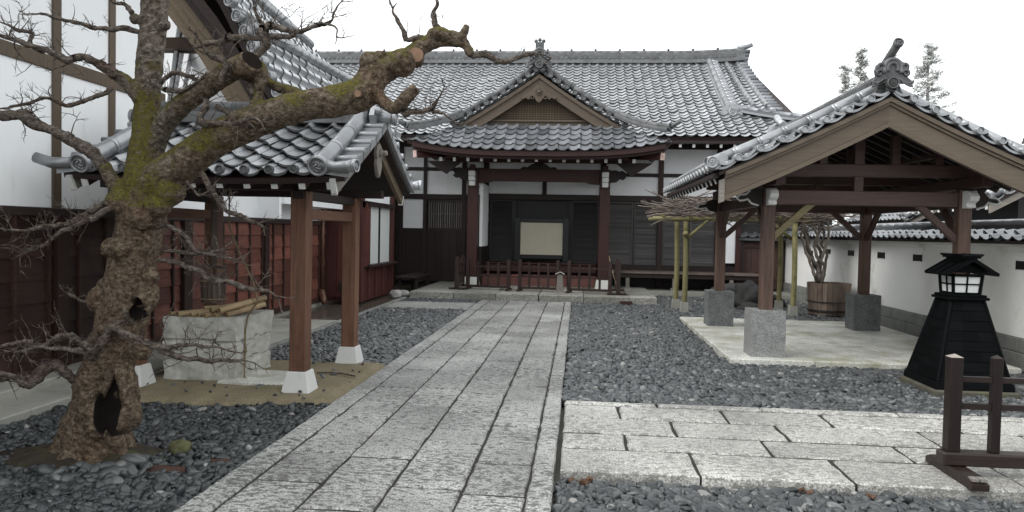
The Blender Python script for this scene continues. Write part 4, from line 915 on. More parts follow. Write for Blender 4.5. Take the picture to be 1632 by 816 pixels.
bl = ['leftmost thick pale bamboo pole lying on the stone well', 'long pale bamboo pole slanting across the left of the stone well', 'short bamboo pole lying third from the left on the well', 'short bamboo pole in the middle of the row on the well', 'bamboo pole just right of the middle on the well', 'bamboo pole lying low near the right end of the well', 'bamboo pole crossing on top of the pile at the right of the well', 'topmost bamboo pole slanting right over the pile on the well', 'rightmost bamboo pole on the stone well', 'back bamboo pole lying flat behind the pile on the well', 'thin bamboo pole tucked under the pile at the back of the well']
bs = [((-4.22, 7.42, .675), (-3.86, 8.02, .685), .024), ((-4.12, 7.38, .680), (-3.72, 8.00, .690), .028), ((-3.98, 7.38, .676), (-3.74, 8.0, .684), .024), ((-3.90, 7.38, .676), (-3.68, 8.02, .684), .025), ((-3.82, 7.37, .676), (-3.60, 8.0, .684), .025),
      ((-3.73, 7.40, .676), (-3.53, 8.0, .72), .028), ((-3.78, 7.42, .725), (-3.46, 7.92, .80), .030), ((-3.68, 7.40, .728), (-3.40, 7.88, .83), .032), ((-3.62, 7.44, .680), (-3.40, 7.86, .76), .030), ((-4.05, 7.85, .715), (-3.60, 8.08, .725), .022), ((-4.00, 7.70, .718), (-3.56, 8.12, .728), .02)]
for l_, (p0, p1, r) in zip(bl, bs):
    p0, p1 = Vector(p0), Vector(p1); g = MB(); d = (p1-p0); n = 3
    for i in range(n):
        a, b_ = p0+d*(i/n), p0+d*((i+1)/n); g.tube([a, a+(b_-a)*.06, a+(b_-a)*.94, b_], [r*1.09, r, r, r*1.09], 12, 0, caps=False)
    g.tube([p0-d.normalized()*.001, p0+d.normalized()*.003], r*1.02, 12, 0, capmi=1); g.tube([p0-d.normalized()*.004, p0-d.normalized()*.001], r*.66, 12, 2); g.tube([p1, p1+d.normalized()*.003], r, 12, 0, capmi=1)
    recentre(tag(g.build('bamboo_pole', [bamboo, bamboo, bamboo_cut]), l_, 'bamboo pole', 'bamboo poles laid over the well'), p0)
bk = thing('well_bucket', 'dark wooden bucket hanging over the stone well under the shelter', 'bucket', (-4.0, 7.9, .77))
g = MB(); n = 16
for i in range(n):
    a0, a1 = 2*PI*i/n+.02, 2*PI*(i+1)/n-.02; am = (a0+a1)/2
    v = []
    for z, r in ((.76, .125), (1.05, .140)):
        for a in (a0, a1):
            for rr in (r, r-.018): v.append((-4.0+rr*math.cos(a), 7.9+rr*math.sin(a), z))
    g._add(v, [(0, 2, 6, 4), (1, 5, 7, 3), (0, 4, 5, 1), (2, 3, 7, 6), (4, 6, 7, 5)])
g.tube([(-4.0, 7.9, .765), (-4.0, 7.9, .78)], .118, 16); g.build('bucket_body', bucket_m, bk)
g = MB()
for z, r in ((.80, .129), (1.0, .139)): g.tube([(-4.0+(r+.003)*math.cos(a), 7.9+(r+.003)*math.sin(a), z) for a in np.linspace(0, 2*PI, 25)], .009, 6, caps=False)
build_each(g, 'hoop', rope_m, bk)
g = MB(); g.tube([(-4.13, 7.9, 1.05), (-4.13, 7.9, 1.16)], .014, 6); g.tube([(-3.87, 7.9, 1.05), (-3.87, 7.9, 1.16)], .014, 6); g.beam((-4.16, 7.9, 1.15), (-3.84, 7.9, 1.15), .03, .03); g.tube([(-4.0, 7.9, 1.16), (-4.0, 7.9, 1.98)], .035, 8); g.build('bucket_handle', bucket_m, bk)
g = MB(); P = [at(365, 360, 7.6), at(385, 410, 7.55), at(404, 450, 7.55), at(411, 480, 7.55), at(416, 500, 7.36)]; P += [Vector((-3.47, 7.55, .5)), Vector((-3.455, 7.52, .30)), Vector((-3.45, 7.5, .12)), Vector((-3.43, 7.45, .035)), Vector((-3.39, 7.40, .03))]
P = [at(366, 300, 7.7)]+P[:4]+[Vector((-3.47, 7.62, .66))]+P[5:]
g.tube(poly(P, 60), .010, 6); g.ball((-3.453, 7.52, .30), .022, n=8); g.ball((-3.453, 7.52, .335), .018, n=8); tag(g.build('well_rope', rope_m), 'thin knotted straw rope hanging down the side of the stone well', 'rope')

# ------------------------------------------------------------------ old tree
tr = thing('old_tree', 'gnarled bare old tree with hollow mossy trunk in the pebbles at the left', 'tree', (-3.3, 4.85, 0))
TY = 4.9
PXM = (at(300, 300, TY)-at(299, 300, TY)).length              # metres per photo pixel at the tree
def path_px(pts, y0=TY):
    """[(px, py, radius px, extra depth)] -> points and radii"""
    return [at(p[0], p[1], y0+p[3]) for p in pts], [p[2]*PXM for p in pts]
def smooth_path(P, R, n):
    P = np.array([list(p) for p in P]); k = len(P); t = np.arange(k); q = np.linspace(0, k-1, n); out = np.zeros((n, 3))
    for a, x in enumerate(q):
        i = min(int(x), k-2); f = x-i; p0, p1, p2, p3 = P[max(i-1, 0)], P[i], P[i+1], P[min(i+2, k-1)]
        out[a] = 0.5*((2*p1)+(-p0+p2)*f+(2*p0-5*p1+4*p2-p3)*f*f+(-p0+3*p1-3*p2+p3)*f**3)
    return [Vector(p) for p in out], list(np.interp(q, t, R))
g = MB()
def limb(pts, n, sides=20, y0=TY):
    P, R = path_px(pts, y0); P, R = smooth_path(P, R, n); g.tube(P, [r*.86-.008 if r > .04 else r*.88 for r in R], sides)
limb([(154, 745, 50, -.05), (155, 715, 47, -.04), (158, 670, 46, -.02), (162, 620, 47, 0), (178, 570, 43, 0), (192, 520, 43, .02), (202, 480, 44, .02), (208, 440, 43, .02), (215, 400, 41, .02), (222, 370, 41, .02), (226, 345, 43, .02), (230, 310, 42, .02), (230, 260, 32, .05), (232, 215, 25, .06), (235, 160, 23, .08), (239, 100, 24, .08), (244, 50, 25, .1), (248, -30, 24, .1), (252, -120, 22, .1)], 90, 28)
limb([(228, 325, 44, .02), (262, 285, 38, -.02), (300, 255, 33, -.05), (345, 222, 31, -.1), (395, 198, 30, -.15), (440, 180, 28, -.2), (490, 168, 27, -.2), (540, 160, 28, -.2), (578, 148, 30, -.15), (596, 122, 28, -.1), (622, 104, 25, -.05), (650, 92, 20, 0), (672, 74, 15, .02), (700, 64, 15, .05), (725, 62, 15, .05), (742, 72, 11, .05), (752, 90, 6, .05)], 90, 20)
limb([(228, 262, 28, .06), (258, 205, 20, 0), (285, 172, 19, -.06), (312, 152, 19, -.1), (345, 128, 20, -.15), (375, 108, 20, -.18), (398, 98, 17, -.2)], 36, 16)
limb([(400, 100, 15, -.2), (415, 118, 16, -.2), (412, 150, 9, -.2), (404, 172, 5, -.2)], 12, 12)
limb([(210, 325, 26, 0), (182, 292, 15, -.05), (165, 262, 13, -.08)], 14, 14)
limb([(226, 160, 16, .05), (200, 130, 14, 0), (182, 118, 10, -.05)], 12, 12)
limb([(600, 150, 14, -.15), (616, 166, 11, -.2), (630, 172, 11, -.25), (648, 155, 12, -.3), (664, 140, 11, -.3)], 16, 12)
limb([(580, 118, 15, -.1), (604, 95, 9, -.12), (607, 82, 8, -.12)], 8, 12)
limb([(735, 62, 9, .04), (742, 48, 6, .03), (744, 40, 5, .03)], 8, 10)
limb([(412, 190, 18, -.15), (408, 168, 14, -.2), (404, 160, 11, -.2)], 8, 10)
limb([(500, 165, 14, -.2), (470, 148, 12, -.1), (440, 138, 10, -.05), (425, 128, 7, 0)], 14, 10)
for px, py, r, dy, sq in ((195, 322, 24, -.06, (1, 1, .8)), (252, 328, 22, -.08, (1, 1, .8)), (222, 345, 24, -.10, (1.1, .8, .9)), (158, 478, 16, -.05, (1, 1, 1.2)), (170, 455, 12, -.02, (1,1,1)), (188, 395, 24, -.12, (1, .7, .6)), (236, 470, 22, -.06, (.8, .8, 1.3)), (240, 440, 14, -.08, (1, .8, 1)), (132, 640, 16, -.10, (1.3, .8, .6)),
                          (200, 620, 26, -.16, (.6, .7, 1.6)), (205, 660, 24, -.16, (.8, .7, 1)), (160, 660, 22, -.2, (.7, .7, 1.4)), (176, 525, 22, -.16, (1, .6, .5)), (228, 560, 14, -.1, (1,1,1)), (270, 305, 24, -.06, (1,1,1)), (590, 100, 16, -.12, (1,1,1)), (640, 100, 20, -.1, (1,1,1)), (700, 55, 13, .02, (1.4,1,.8)), (215, 30, 8, .03, (1,1,1)), (262, 40, 8, .0, (1,1,1)), (168, 405, 7, 0, (1,1,.8)), (158, 560, 22, 0, (.8, .8, 1.6))):
    g.ball(at(px, py, TY+dy), r*PXM, n=14, sq=sq)
for a, l_, r in ((205, .22, .11), (250, .20, .11), (300, .22, .11), (345, .25, .10), (30, .22, .11), (90, .2, .11), (150, .22, .11)):
    d = Vector((math.cos(math.radians(a)), math.sin(math.radians(a))*.8, 0)); c_ = Vector((-3.33, 4.88, 0)); g.tube(smooth_path([c_+d*.04+Vector((0, 0, .34)), c_+d*(l_*.62)+Vector((0, 0, .14)), c_+d*l_+Vector((0, 0, .015)), c_+d*(l_+.14)+Vector((0, 0, -.06))], [.11, r*.9, r*.6, r*.3], 10)[0], list(np.interp(np.linspace(0, 3, 10), range(4), [.11, r*.9, r*.6, r*.3])), 12)
raw = g.build('trunk_raw', twig_m)['ob']
md = raw.modifiers.new('fuse', 'REMESH'); md.mode = 'VOXEL'; md.voxel_size = .0105
HOL = [(at(187, 643, 4.76), .096, .25, .225, .10), (at(218, 494, 4.78), .058, .22, .085, .30)]
cutters = []
for c_, rx, ry, rz, lean in HOL:
    q = MB(); q.ball((0, 0, 0), 1, n=40); q.v = [(c_.x+a*rx*(1-.25*max(0, c2))+lean*c2*rz+.012*noise.noise(Vector((a*2, b*2, c2*3))), c_.y+b*ry, c_.z+c2*rz) for a, b, c2 in q.v]
    co_ = q.build('hollow_cutter', twig_m)['ob']; cutters.append(co_); bo = raw.modifiers.new('hollow', 'BOOLEAN'); bo.operation = 'DIFFERENCE'; bo.object = co_; bo.solver = 'EXACT'
dg = bpy.context.evaluated_depsgraph_get(); me = bpy.data.meshes.new_from_object(raw.evaluated_get(dg)); bpy.data.objects.remove(raw)
for co_ in cutters: bpy.data.objects.remove(co_)
nv = len(me.vertices); co = np.empty(nv*3, np.float32); me.vertices.foreach_get('co', co); co = co.reshape(-1, 3).astype(float)
nor = np.empty(nv*3, np.float32); me.vertices.foreach_get('normal', nor); nor = nor.reshape(-1, 3).astype(float)
grey = np.zeros(nv); moss = np.zeros(nv); flake = np.zeros(nv); hol = np.zeros(nv)
fr = noise.fractal; N_ = noise.noise
for i in range(nv):
    p = Vector(co[i]); nn = Vector(nor[i])
    up = 1.0 if p.z < 1.9 else .62
    q = Vector((p.x*5, p.y*5, p.z*2.6))
    big = fr(q, .9, 2.0, 3); rid = abs(N_(Vector((p.x*16, p.y*16, p.z*8)))); sm = fr(p*34, .9, 2.1, 3)
    d = big*.012*up + (.5-rid)*.008*up + sm*.0042
    if p.z < .55: d += .014*fr(p*7, .8, 2, 3)
    d3 = Vector((0, 0, 0))
    for c_, rx, ry, rz, lean in HOL:
        w = (p.z-c_.z)/rz; u = (p.x-c_.x-lean*(p.z-c_.z))/rx/(1-.25*max(0, min(1, w))); y_ = (p.y-c_.y)/ry; e3 = math.sqrt(u*u+w*w+y_*y_); e2 = math.sqrt(u*u+w*w)
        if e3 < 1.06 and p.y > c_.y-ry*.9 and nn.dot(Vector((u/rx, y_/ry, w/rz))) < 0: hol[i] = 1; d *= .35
        elif e2 < 1.8 and p.y < c_.y+.05: d3 += (nn+Vector((0, -.4, 0)))*.030*math.exp(-((e2-1.18)/.20)**2)
    v = p+nn*d+d3; co[i] = v
    grey[i] = max(0, min(1, (p.z-1.55)/.7+.5*N_(p*3)))*(1 if p.x < -2.7 else .25)
    mz = N_(p*4.5)*.5+N_(p*14)*.3
    on = 0
    if p.z > 1.72 and p.x < -2.3 and p.z < 2.72: on = .44+.6*nn.z+.2*(-nn.x if p.x < -2.95 else 0)+mz*1.3
    elif p.x >= -2.3: on = (.30 if p.x < -1.75 else .12)+.6*nn.z+mz*1.4
    if p.x < -3.0 and p.z > 1.75 and p.z < 2.45 and nn.y < .2: on += .22
    if p.z < .2: on = .10+mz*.9
    moss[i] = max(0, min(1, (on-.35)*2.6)); flake[i] = .5+sm*.9-rid*.6
me.vertices.foreach_set('co', co.astype(np.float32).ravel())
for nm, a in (('moss', moss), ('tint', np.clip(flake, 0, 1)), ('hollow', hol), ('grey', grey)):
    q = me.attributes.new(nm, 'FLOAT', 'POINT'); q.data.foreach_set('value', a.astype(np.float32))
me.materials.clear()
def bark(name, col, pale):
    m = bpy.data.materials.new(name); m.use_nodes = True; t = m.node_tree; N = t.nodes; L = t.links; b = N['Principled BSDF']; b.inputs['Roughness'].default_value = .9; b.inputs['Specular IOR Level'].default_value = .12
    tc = N.new('ShaderNodeTexCoord'); mp = N.new('ShaderNodeMapping'); mp.inputs['Scale'].default_value = (1, 1, 1.5); L.new(tc.outputs['Object'], mp.inputs[0])
    n1 = N.new('ShaderNodeTexNoise'); n1.inputs['Scale'].default_value = 26; n1.inputs['Detail'].default_value = 9; n1.inputs['Roughness'].default_value = .75; L.new(mp.outputs[0], n1.inputs['Vector'])
    cr0 = N.new('ShaderNodeValToRGB'); L.new(n1.outputs[0], cr0.inputs[0]); e = cr0.color_ramp.elements
    e[0].position = .38; e[0].color = (col[0]*.35, col[1]*.33, col[2]*.31, 1); e[1].position = .74; e[1].color = (*pale, 1); q = e.new(.5); q.color = (*col, 1)
    wn = N.new('ShaderNodeTexNoise'); wn.inputs['Scale'].default_value = 9; wn.inputs['Detail'].default_value = 4; L.new(tc.outputs['Object'], wn.inputs['Vector'])
    wm = N.new('ShaderNodeMix'); wm.data_type = 'RGBA'; wm.inputs[0].default_value = .24; L.new(mp.outputs[0], wm.inputs[6]); L.new(wn.outputs['Color'], wm.inputs[7])
    vo = N.new('ShaderNodeTexVoronoi'); vo.feature = 'DISTANCE_TO_EDGE'; vo.inputs['Scale'].default_value = 30; L.new(wm.outputs[2], vo.inputs['Vector'])
    vr = N.new('ShaderNodeMapRange'); vr.inputs[1].default_value = 0; vr.inputs[2].default_value = .09; vr.inputs[3].default_value = .62; vr.inputs[4].default_value = 1; L.new(vo.outputs['Distance'], vr.inputs[0])
    vc = N.new('ShaderNodeTexVoronoi'); vc.inputs['Scale'].default_value = 30; L.new(wm.outputs[2], vc.inputs['Vector'])
    vg = N.new('ShaderNodeMapRange'); vg.inputs[3].default_value = .78; vg.inputs[4].default_value = 1.28; L.new(vc.outputs['Color'], vg.inputs[0])
    vm_ = N.new('ShaderNodeMath'); vm_.operation = 'MULTIPLY'; L.new(vr.outputs[0], vm_.inputs[0]); L.new(vg.outputs[0], vm_.inputs[1])
    cs = N.new('ShaderNodeVectorMath'); cs.operation = 'SCALE'; L.new(cr0.outputs[0], cs.inputs[0]); L.new(vm_.outputs[0], cs.inputs['Scale'])
    ag = N.new('ShaderNodeAttribute'); ag.attribute_name = 'grey'
    cg = N.new('ShaderNodeVectorMath'); cg.operation = 'MULTIPLY'; L.new(cs.outputs[0], cg.inputs[0]); cg.inputs[1].default_value = (1.15, 1.32, 1.5)
    cr = N.new('ShaderNodeMix'); cr.data_type = 'RGBA'; L.new(ag.outputs['Fac'], cr.inputs[0]); L.new(cs.outputs[0], cr.inputs[6]); L.new(cg.outputs[0], cr.inputs[7])
    n2 = N.new('ShaderNodeTexNoise'); n2.inputs['Scale'].default_value = 3.2; n2.inputs['Detail'].default_value = 4; L.new(tc.outputs['Object'], n2.inputs['Vector'])
    m2 = N.new('ShaderNodeMapRange'); m2.inputs[1].default_value = .54; m2.inputs[2].default_value = .72; L.new(n2.outputs[0], m2.inputs[0])
    c1 = N.new('ShaderNodeMix'); c1.data_type = 'RGBA'; L.new(m2.outputs[0], c1.inputs[0]); L.new(cr.outputs[2], c1.inputs[6])
    wv = N.new('ShaderNodeVectorMath'); wv.operation = 'MULTIPLY'; L.new(cr.outputs[2], wv.inputs[0]); wv.inputs[1].default_value = (.85, .74, .68); L.new(wv.outputs[0], c1.inputs[7])
    am = N.new('ShaderNodeAttribute'); am.attribute_name = 'moss'
    n3 = N.new('ShaderNodeTexNoise'); n3.inputs['Scale'].default_value = 60; n3.inputs['Detail'].default_value = 4; L.new(tc.outputs['Object'], n3.inputs['Vector'])
    cm = N.new('ShaderNodeValToRGB'); L.new(n3.outputs[0], cm.inputs[0]); f = cm.color_ramp.elements; f[0].position = .3; f[0].color = (.034, .030, .007, 1); f[1].position = .72; f[1].color = (.145, .130, .032, 1)
    mm = N.new('ShaderNodeMath'); mm.operation = 'MULTIPLY'; mm.use_clamp = True; L.new(am.outputs['Fac'], mm.inputs[0]); 
    m4 = N.new('ShaderNodeMapRange'); m4.inputs[1].default_value = .38; m4.inputs[2].default_value = .55; m4.inputs[3].default_value = .25; m4.inputs[4].default_value = 1.3; L.new(n3.outputs[0], m4.inputs[0]); L.new(m4.outputs[0], mm.inputs[1])
    c2 = N.new('ShaderNodeMix'); c2.data_type = 'RGBA'; L.new(mm.outputs[0], c2.inputs[0]); L.new(c1.outputs[2], c2.inputs[6]); L.new(cm.outputs[0], c2.inputs[7])
    ah = N.new('ShaderNodeAttribute'); ah.attribute_name = 'hollow'                     # wood inside the hollows is set to a near-black brown
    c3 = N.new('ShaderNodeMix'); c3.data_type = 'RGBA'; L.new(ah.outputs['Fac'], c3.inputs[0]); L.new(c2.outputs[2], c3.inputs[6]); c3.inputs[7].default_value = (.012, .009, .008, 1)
    L.new(c3.outputs[2], b.inputs['Base Color'])
    bp = N.new('ShaderNodeBump'); bp.inputs['Strength'].default_value = .7; bp.inputs['Distance'].default_value = .012; hsum = N.new('ShaderNodeMath'); hsum.operation = 'ADD'; L.new(n1.outputs[0], hsum.inputs[0]); L.new(vr.outputs[0], hsum.inputs[1]); L.new(hsum.outputs[0], bp.inputs['Height'])
    b2 = N.new('ShaderNodeBump'); b2.inputs['Strength'].default_value = .5; b2.inputs['Distance'].default_value = .012; L.new(n3.outputs[0], b2.inputs['Height']); L.new(bp.outputs[0], b2.inputs['Normal']); L.new(b2.outputs[0], b.inputs['Normal'])
    return m
bark_m = bark('old_bark', (.112, .082, .058), (.28, .222, .165)); branch_m = bark('branch_bark', (.115, .094, .080), (.27, .235, .205))
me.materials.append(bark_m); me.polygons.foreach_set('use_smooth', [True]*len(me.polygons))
me.transform(Matrix.Translation(-Vector(tr['at']))); tk = bpy.data.objects.new('trunk', me); COL.objects.link(tk); tk.parent = tr['ob']; me.name = 'trunk'
g = MB(); c_ = at(663, 88, TY-.085); d = Vector((.25, -.93, .10)).normalized(); g.tube([c_-d*(-.0)+d*-.09, c_, c_+d*.012], [.058, .054, .047], 18, 0, capmi=1); h = g.build('cut_stub', [bark_m, cut_m], tr); part_label(h, 'round pale saw cut on the big limb')
c_ = at(570, 149, TY-.33); g = MB(); g.tube([c_-Vector((0, -.06, 0)), c_], .022, 12, 0, capmi=1); g.build('cut_stub', [bark_m, cut_m], tr)
c_ = at(402, 96, TY-.30); g = MB(); d = Vector((.75, -.45, .55)).normalized(); g.tube([c_-d*.12, c_-d*.02, c_], [.075, .082, .07], 14, 0, capmi=1); g.build('broken_limb_end', [bark_m, rot_shade_m], tr)  # flat end cap, coloured dark to show a shaded hole
# bare branches, each with its twigs
def crooked(P, R, n, amp, seed):
    Q, S = smooth_path(P, R, n); out = []
    for i, p in enumerate(Q):
        k = min(1, i/4); out.append(p+noise.noise_vector(p*9+Vector((seed, 0, 0)))*amp*k+noise.noise_vector(p*26+Vector((0, seed, 0)))*amp*.45*k)
    S = [s*(1+.28*noise.noise(p*30)) for s, p in zip(S, out)]
    return out, S
def twig(g, p, d, ln, r, depth):
    n = max(4, int(ln/.022)); P = [p]; q = d.normalized(); bend = Vector((random.gauss(0, 1), random.gauss(0, 1), random.gauss(.25, 1)))*.10
    for i in range(n):
        q = (q+bend*.5+Vector((random.gauss(0, 1), random.gauss(0, 1), random.gauss(0.1, 1)))*.17).normalized(); P.append(P[-1]+q*ln/n)
    g.tube(P, [r*(1-.75*i/n) for i in range(n+1)], 5 if r > .0025 else 4)
    if depth > 0:
        for k in range(random.choice((1, 2, 2, 3))):
            i = random.randint(1, n-1); s = Vector((random.gauss(0, 1), random.gauss(0, .8), random.gauss(.25, .8))); t = (P[i+1]-P[i]).normalized()
            twig(g, P[i], t*.55+s.normalized()*.8, ln*random.uniform(.35, .75), r*.62, depth-1)
def branch(pts, ntw=8, tl=.16, tr_=.0042, amp=.016, y0=TY, mat_=None, lab=None, depth=2, grow=(0, 0, 0)):
    ntw = int(ntw*1.25); tl *= 1.35; tr_ *= 1.25
    g = MB(); P, R = path_px(pts, y0); R = [r*.82 for r in R]; L_ = sum((P[i+1]-P[i]).length for i in range(len(P)-1)); n = max(8, int(L_/.016)); P, R = crooked(P, R, n, amp, random.random()*90)
    g.tube(P, R, 10)
    for k in range(ntw):
        i = random.randint(int(n*.15), n-2); t = (P[i+1]-P[i-1]).normalized(); s = Vector((random.gauss(0, 1), random.gauss(0, .8), random.gauss(.3, 1)))+Vector(grow)
        if random.random() < .5: g.ball(P[i], R[i]*1.3, n=6)
        twig(g, P[i], t*.4+s.normalized(), tl*random.uniform(.4, 1.3), max(tr_*.7, min(tr_, R[i]*.6)), depth)
    twig(g, P[-1], (P[-1]-P[-3]), tl, max(.002, R[-1]*.8), depth)
    g.build('branch', mat_ or branch_m, tr)
def F(*q): return list(q)
branch([(165, 265, 13, -.08), (148, 245, 12, -.1), (128, 232, 11, -.12), (108, 220, 10, -.15), (82, 208, 9, -.18), (52, 197, 11, -.22), (42, 184, 10, -.22), (20, 184, 9, -.25), (-20, 178, 9, -.3)], 7, .14)
branch([(184, 120, 10, -.05), (160, 103, 8, -.1), (132, 92, 7, -.15), (105, 95, 6, -.2), (78, 82, 5, -.25), (45, 70, 5, -.3), (20, 63, 4, -.3), (-20, 55, 3, -.3)], 12, .16)
branch([(70, 83, 4, -.2), (45, 72, 4, -.2), (50, 55, 3, -.2), (30, 50, 3, -.22), (14, 42, 2, -.25)], 7, .10, .003)
branch([(222, 51, 5, .05), (190, 46, 5, 0), (160, 46, 4, 0), (125, 36, 4, -.05), (95, 30, 3, -.05), (62, 22, 2, -.1)], 9, .10, .003)
branch([(178, 140, 5, -.05), (165, 150, 4, -.08), (140, 160, 4, -.1), (105, 166, 4, -.1), (75, 155, 3, -.15), (45, 165, 3, -.2), (5, 172, 2, -.2)], 10, .13, .003)
branch([(172, 322, 6, -.05), (140, 340, 6, -.15), (110, 358, 6, -.2), (75, 360, 4, -.3), (40, 366, 3, -.4), (5, 366, 2, -.4)], 12, .15, .0035, grow=(-.5, 0, 0))
branch([(180, 330, 6, -.1), (150, 345, 5, -.25), (120, 360, 5, -.3), (95, 372, 4, -.3), (70, 390, 3, -.3), (40, 402, 2, -.3)], 12, .15, .0035, grow=(-.5, 0, 0))
branch([(140, 480, 4, -.1), (128, 482, 3, -.12), (115, 470, 3, -.15), (108, 464, 2, -.15)], 4, .07, .003)
branch([(128, 612, 9, -.05), (108, 596, 8, -.15), (85, 582, 9, -.2), (62, 600, 9, -.25), (42, 608, 8, -.3), (20, 598, 5, -.3), (-10, 592, 4, -.3)], 9, .15)
branch([(140, 560, 7, -.1), (118, 540, 7, -.15), (95, 536, 5, -.2), (75, 548, 5, -.2), (45, 546, 4, -.25), (0, 552, 3, -.3)], 10, .15)
branch([(150, 570, 8, -.15), (125, 562, 5, -.25), (90, 558, 4, -.3), (60, 552, 3, -.35), (35, 558, 3, -.4)], 9, .13)
branch([(135, 545, 6, -.2), (150, 560, 7, -.22), (165, 545, 7, -.24), (178, 522, 8, -.24), (190, 518, 7, -.24)], 3, .10)
branch([(178, 522, 8, -.24), (200, 530, 6, -.3), (225, 542, 5, -.38), (252, 552, 6, -.42), (262, 560, 7, -.42), (300, 572, 4, -.42), (330, 576, 4, -.45), (362, 574, 3, -.45), (392, 578, 2, -.45)], 14, .15, .0035)
branch([(255, 555, 5, -.42), (275, 550, 4, -.45), (310, 548, 3, -.5), (345, 552, 2, -.5), (365, 560, 2, -.5)], 9, .12, .003)
branch([(255, 414, 5, -.05), (282, 418, 5, -.1), (312, 430, 5, -.15), (330, 442, 5, -.18), (352, 448, 5, -.2), (385, 456, 5, -.22), (410, 462, 4, -.25), (430, 466, 3, -.25)], 16, .13, .0032)
branch([(250, 362, 4, -.05), (272, 362, 4, -.1), (295, 376, 4, -.15), (318, 402, 3, -.2), (345, 410, 2, -.2), (370, 412, 2, -.2)], 16, .14, .003)
branch([(255, 405, 3, -.05), (280, 400, 3, -.1), (310, 405, 3, -.15), (340, 402, 2, -.18)], 10, .12, .0028)
branch([(318, 272, 6, -.05), (330, 290, 5, -.1), (345, 316, 5, -.12), (362, 336, 4, -.15), (385, 344, 4, -.2), (405, 355, 3, -.2)], 8, .14, .0032)
branch([(290, 275, 3, -.05), (300, 292, 3, -.1), (315, 310, 2, -.15), (335, 305, 2, -.15)], 6, .09, .0025)
branch([(752, 90, 6, .05), (772, 85, 6, .08), (785, 92, 6, .1), (800, 98, 5, .12), (822, 94, 4, .15), (838, 87, 4, .18), (856, 86, 3, .2)], 5, .11, .0028, .010)
branch([(705, 52, 6, .05), (694, 42, 6, .05), (691, 20, 4, .05), (697, 5, 3, .05), (690, -14, 3, .05)], 2, .08, .0025, .010)
branch([(682, 62, 5, .02), (665, 60, 5, 0), (648, 62, 5, -.02), (645, 50, 4, -.02), (640, 40, 4, -.02), (634, 30, 4, -.02)], 4, .12, .0025, .010)
branch([(648, 172, 6, -.25), (645, 183, 7, -.25), (655, 177, 5, -.28), (675, 176, 4, -.3), (690, 172, 4, -.32), (697, 160, 3, -.35)], 5, .10, .003, .010)
branch([(690, 178, 4, -.3), (706, 180, 2, -.35), (718, 188, 1.6, -.35)], 3, .06, .0025, .010)
branch([(402, 150, 8, -.2), (400, 110, 6, -.2), (405, 90, 6, -.2), (425, 70, 7, -.2), (422, 50, 8, -.2), (432, 42, 6, -.2), (460, 50, 5, -.2), (490, 45, 4, -.2), (520, 38, 3, -.2)], 16, .20, .003, grow=(.3, 0, .5))
branch([(470, 55, 4, -.2), (440, 58, 5, -.2), (400, 62, 5, -.2), (370, 60, 6, -.2), (345, 68, 5, -.2), (318, 72, 4, -.2)], 10, .14, .003)
branch([(422, 45, 4, -.2), (412, 30, 3, -.2), (405, 10, 2, -.2)], 5, .14, .0025, grow=(0, 0, 1))
branch([(515, 40, 3, -.2), (530, 30, 2, -.2), (535, 10, 1.6, -.2)], 4, .12, .0022)
branch([(300, 145, 6, -.05), (320, 150, 6, -.1), (330, 168, 6, -.15), (318, 190, 7, -.18), (340, 195, 6, -.22), (370, 198, 5, -.25), (400, 190, 4, -.28)], 12, .14, .0035)
branch([(352, 130, 6, -.3), (360, 100, 6, -.3), (340, 90, 5, -.32), (330, 85, 4, -.35)], 5, .12, .003)
branch([(255, 135, 4, .05), (275, 118, 4, 0), (300, 122, 4, -.1), (318, 130, 3, -.15), (345, 128, 3, -.2)], 10, .12, .0028)
branch([(250, 130, 4, .0), (240, 128, 3, -.05), (258, 140, 4, -.15), (280, 145, 4, -.15), (305, 138, 4, -.18)], 8, .12, .003)
branch([(345, 170, 5, -.15), (370, 182, 4, -.2), (395, 196, 4, -.25)], 5, .10, .003)
branch([(210, 20, 5, .0), (200, 8, 4, 0), (185, 5, 3, -.05)], 3, .08, .003)
